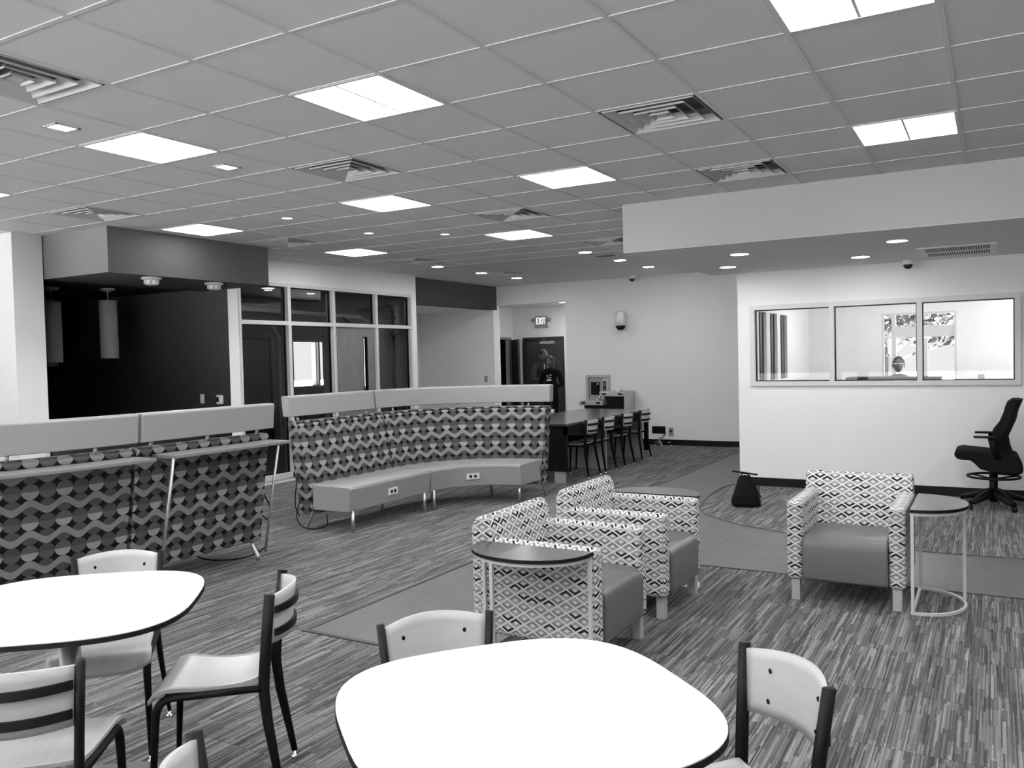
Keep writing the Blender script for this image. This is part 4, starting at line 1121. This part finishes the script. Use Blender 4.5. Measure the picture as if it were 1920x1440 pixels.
def head(parent, h, yaw, tilt=0, beard=False, band=False):
    """head facing local -Y turned by yaw; h = height of head centre"""
    mtx = Matrix.Translation(h) @ Matrix.Rotation(yaw, 4, 'Z') @ Matrix.Rotation(tilt, 4, 'X')
    def shape(p):
        q = p.copy()
        if q.z < 0: q.x *= 1 + q.z * .28; q.y *= 1 + q.z * .12
        if q.y < 0 and abs(q.x) < .35 and -.45 < q.z < .05: q.y -= .16 * (1 - abs(q.x) / .35) * (1 - abs((q.z + .22) / .27)) if abs((q.z + .22) / .27) < 1 else 0
        return q
    bm = bmesh.new(); ellips(bm, (0, 0, 0), (.076, .096, .118), 32, 24, shape)
    for s in (-1, 1): ellips(bm, (s * .077, .012, -.01), (.010, .020, .032), 10, 8)
    xform(bm, mtx); hd = obj('head', bm, M['skin'], parent, True)
    bm = bmesh.new()
    for s in (-1, 1): ellips(bm, (s * .030, -.084, .012), (.013, .008, .007), 10, 8)
    xform(bm, mtx); obj('eyes', bm, M['grey'], hd, True)
    bm = bmesh.new(); ellips(bm, (0, -.088, -.062), (.022, .008, .007), 12, 8); xform(bm, mtx); obj('mouth', bm, M['cloth_mid'], hd, True)
    bm = bmesh.new()
    def hs(p):
        q = p.copy()
        if q.z < .12: q.z = .12 + (q.z - .12) * .35 if q.y > -.2 else .12
        if q.y < -.55: q.y = -.55 + (q.y + .55) * .5
        return q
    ellips(bm, (0, .010, .012), (.084, .102, .118), 24, 18, hs); xform(bm, mtx); obj('hair', bm, M['hair'], hd, True)
    if beard:
        bm = bmesh.new(); ellips(bm, (0, -.045, -.085), (.058, .052, .040), 18, 12); xform(bm, mtx); obj('beard', bm, M['hair'], hd, True)
    return hd
def hand(parent, p, d, side, mat):
    """five fingers rooted in a palm; d = finger direction, curled"""
    d = Vector(d).normalized(); upv = Vector((0, 0, 1)); lat = d.cross(upv).normalized(); nn = lat.cross(d)
    P0 = Vector(p); vs = [(tuple(P0), (.026, .018)), (tuple(P0 + d * .045), (.036, .014)), (tuple(P0 + d * .085), (.038, .013))]; es = [(0, 1), (1, 2)]
    for k, (o_, L) in enumerate(((-.030, .060), (-.010, .072), (.010, .068), (.030, .052))):
        b0 = len(vs); q = P0 + d * .09 + lat * o_
        vs += [(tuple(q), .009), (tuple(q + d * L * .5 - nn * .006), .008), (tuple(q + d * L * .85 - nn * .024), .0075)]; es += [(2, b0), (b0, b0 + 1), (b0 + 1, b0 + 2)]
    b0 = len(vs); q = P0 + d * .03 + lat * (side * .035)
    vs += [(tuple(q), .011), (tuple(q + d * .03 + lat * side * .02), .010), (tuple(q + d * .058 + lat * side * .022 - nn * .01), .008)]; es += [(0, b0), (b0, b0 + 1), (b0 + 1, b0 + 2)]
    return skinbody('hand', vs, es, 0, mat, parent, 1)
def person(label, loc, rz, H, arms, head_yaw, tilt, top, pants, beard, seated=False):
    t = thing('person', label, 'person', loc, rz); k = H / 1.75
    def v(x, y, z): return (x * k, y * k, z * k)
    if not seated:
        vs = [(v(0, 0, .98), (.145 * k, .105 * k)), (v(0, .01, 1.14), (.135 * k, .10 * k)), (v(0, .015, 1.32), (.165 * k, .115 * k)), (v(0, .01, 1.43), (.12 * k, .09 * k)), (v(0, .0, 1.50), .055 * k),
              (v(-.185, .01, 1.40), .075 * k), (v(.185, .01, 1.40), .075 * k), (v(-.09, 0, .90), .088 * k), (v(.09, 0, .90), .088 * k),
              (v(-.10, -.01, .50), .06 * k), (v(.10, -.01, .50), .06 * k), (v(-.11, .02, .09), .042 * k), (v(.11, .02, .09), .042 * k)]
        legs_e = [(0, 7), (0, 8), (7, 9), (8, 10), (9, 11), (10, 12)]
    else:
        vs = [(v(0, .06, .80), (.15 * k, .12 * k)), (v(0, .03, .95), (.135 * k, .11 * k)), (v(0, 0, 1.12), (.165 * k, .115 * k)), (v(0, -.01, 1.23), (.12 * k, .09 * k)), (v(0, -.02, 1.30), .055 * k),
              (v(-.18, -.01, 1.19), .062 * k), (v(.18, -.01, 1.19), .062 * k), (v(-.10, 0, .76), .088 * k), (v(.10, 0, .76), .088 * k),
              (v(-.13, -.40, .76), .065 * k), (v(.13, -.40, .76), .065 * k), (v(-.13, -.38, .36), .045 * k), (v(.13, -.38, .36), .045 * k)]
        legs_e = [(0, 7), (0, 8), (7, 9), (8, 10), (9, 11), (10, 12)]
    es = [(0, 1), (1, 2), (2, 3), (3, 4), (3, 5), (3, 6)] + legs_e
    for s, i0 in ((0, 5), (1, 6)):
        el, wr = arms[s]; b0 = len(vs); vs += [(v(*el), .045 * k), (v(*wr), .032 * k)]; es += [(i0, b0), (b0, b0 + 1)]
    skinbody('body', vs, es, 0, top, t)
    for s in (0, 1):
        el, wr = arms[s]; hand(t, v(*wr), Vector(v(*wr)) - Vector(v(*el)), -1 if s else 1, M['skin'])
    hz = (1.63 if not seated else 1.43) * k; hy = -.02 if not seated else -.05
    head(t, (0, hy * k, hz), head_yaw, tilt, beard)
    foot = [(.11, .02), (-.11, .02)] if not seated else [(.13, -.38), (-.13, -.38)]
    zf = 0 if not seated else .30 * k
    for x, y in foot:
        bm = bmesh.new(); ellips(bm, (x * k, (y - .06) * k, zf + .042), (.045, .135, .042), 16, 10, lambda p: Vector((p.x, p.y, max(p.z, -.95)))); obj('shoe', bm, M['black'], t, True)
    return t
man = person('bearded person in a dark jacket holding the shorter person by the hall door', (-8.12, 15.35, 0), R(55), 1.79,
             [((-.27, -.06, 1.13), (-.06, -.30, 1.17)), ((.27, -.02, 1.13), (.10, -.30, 1.12))], R(42), R(4), M['cloth_dark'], M['black'], True)
bm = bmesh.new(); tube(bm, [(-.04, -.13, 1.48), (-.05, -.15, 1.36), (-.02, -.15, 1.2)], .012, 8, sq=(1, .5)); tube(bm, [(.03, -.13, 1.48), (.04, -.15, 1.36), (.03, -.15, 1.2)], .012, 8, sq=(1, .5)); obj('jacket_lapels', bm, M['plate'], man, True)
bm = bmesh.new(); tube(bm, bez((-.13, .04, 1.475), (0, .15, 1.53), (.13, .04, 1.475), 10), .035, 10, sq=(.7, 1)); obj('hood', bm, M['cloth_mid'], man, True)
wo = person('shorter person in a black top with white print in front of the bearded person', (-7.766, 15.0, 0), R(10), 1.64,
            [((-.25, .02, 1.12), (-.12, -.22, 1.10)), ((.25, .02, 1.12), (.10, -.24, 1.12))], R(-25), R(10), M['cloth_black'], M['black'], False)
bm = bmesh.new()
for (a, c, d, e) in ((-.05, -.01, 1.24, 1.26), (-.02, .05, 1.21, 1.225), (-.045, .045, 1.15, 1.19), (.02, .05, 1.25, 1.28)): B(bm, a, c, -.130, -.118, d, e)
obj('shirt_print', bm, M['print'], wo)
sp = person('seated figure with a headband standing in for a reflection in the middle window pane', (-1.22, 13.55, 0), R(-15), 1.70,
            [((-.34, -.08, 1.0), (-.26, -.32, 1.02)), ((.34, -.08, 1.02), (.22, -.32, 1.04))], R(20), R(8), M['cloth_mid'], M['black'], False, True)  # figure, stool and desk stand in for reflections in the office window
bm = bmesh.new(); tube(bm, [(.084 * math.cos(2 * PI * k / 24), -.045 + .100 * math.sin(2 * PI * k / 24), 1.41) for k in range(24)], .012, 8, close=True, sq=(1.6, .5)); obj('headband', bm, M['print'], sp, True)
t = thing('stand_in_stool', 'dark stool added under the seated stand-in figure in the office', 'stool', (-1.22, 13.60, 0))
bm = bmesh.new(); lathe(bm, [(.19, .58), (.20, .60), (.20, .63), (.18, .645)], 24); obj('seat', bm, M['black'], t, True)
bm = bmesh.new(); lathe(bm, [(.24, 0), (.24, .015), (.04, .04), (.025, .06), (.025, .58)], 24); obj('base', bm, M['black'], t, True)
t = thing('stand_in_desk', 'dark high desk standing in for dark reflections low in the office window, only its top edge showing', 'desk', (-1.0, 11.75, 0))
obj('worktop', box(-.68, .42, -.22, .22, 1.235, 1.27), M['black'], t); obj('front_panel', box(-.66, .40, -.20, -.16, 0, 1.235), M['black'], t)
for xx in (-.66, .36): obj('leg', box(xx, xx + .04, .14, .2, 0, 1.235), M['black'], t)

# ---- outdoors round the building; office-side tree stands in for window reflections
gr = bmesh.new(); quad(gr, (-60, -50, -.12), (60, -50, -.12), (60, 70, -.12), (-60, 70, -.12)); struct(obj('ground_outside', gr, M['concrete']))
def tree(x, y, h, r, label, n=2200, seed=1):
    rnd = random.Random(seed); t = thing('tree', label, 'tree', (x, y, -.12), 0, 'trees outside')
    bm = bmesh.new(); tube(bm, [(0, 0, 0), (.05, 0, h * .4), (-.05, .05, h * .75)], .16, 10, rad=[.2, .14, .05])
    for k in range(6):
        a = k * 1.05; tube(bm, [(0, 0, h * (.35 + .05 * k)), (r * .5 * math.cos(a), r * .5 * math.sin(a), h * (.5 + .06 * k))], .05, 6, rad=[.07, .02])
    obj('trunk', bm, M['bark'], t)
    bm = bmesh.new()
    blobs = [(Vector((rnd.uniform(-.6, .6) * r, rnd.uniform(-.6, .6) * r, h * rnd.uniform(.5, .92))), r * rnd.uniform(.35, .55)) for _ in range(9)]
    for k in range(n):
        c, br = rnd.choice(blobs); d = Vector([rnd.gauss(0, 1) for _ in range(3)]).normalized() * br * rnd.random() ** .4; p = c + d
        a = Vector([rnd.gauss(0, 1) for _ in range(3)]).normalized(); b2 = a.cross(Vector([rnd.gauss(0, 1) for _ in range(3)])).normalized(); L = .05 + .05 * rnd.random()
        q = [p - a * L, p + b2 * L * .5, p + a * L, p - b2 * L * .5]; bm.faces.new([bm.verts.new(x_) for x_ in q])
    obj('foliage', bm, M['leaf'], t)
tree(-2.0, 19.0, 3.9, 2.6, 'leafy tree outside standing in for the one reflected in the office window', 9000, 4)
tree(-4.0, -10.5, 5.5, 2.6, 'leafy tree outside the windows behind the camera', 2600, 5)
tree(3.0, -12., 6., 2.8, 'second leafy tree outside the windows behind the camera', 2600, 6)

# ---- light
wd = bpy.data.worlds.new('world'); S.world = wd; wd.use_nodes = True
bgn = wd.node_tree.nodes['Background']; bgn.inputs[0].default_value = (1, 1, 1, 1); bgn.inputs[1].default_value = .7
sl = bpy.data.lights.new('sun', 'SUN'); sl.energy = 230; sl.angle = R(3); so = bpy.data.objects.new('sun', sl); COL.objects.link(so); so.rotation_euler = (R(-8), R(4), 0)

S.view_settings.view_transform = 'Standard'; S.view_settings.look = 'None'; S.view_settings.gamma = 1.0
S.view_settings.exposure = 0.4; S.view_settings.use_curve_mapping = False
S.cycles.max_bounces = 8; S.cycles.diffuse_bounces = 5; S.cycles.caustics_reflective = False; S.cycles.caustics_refractive = False
S.cycles.sample_clamp_indirect = 4.0
S.cycles.use_denoising = True
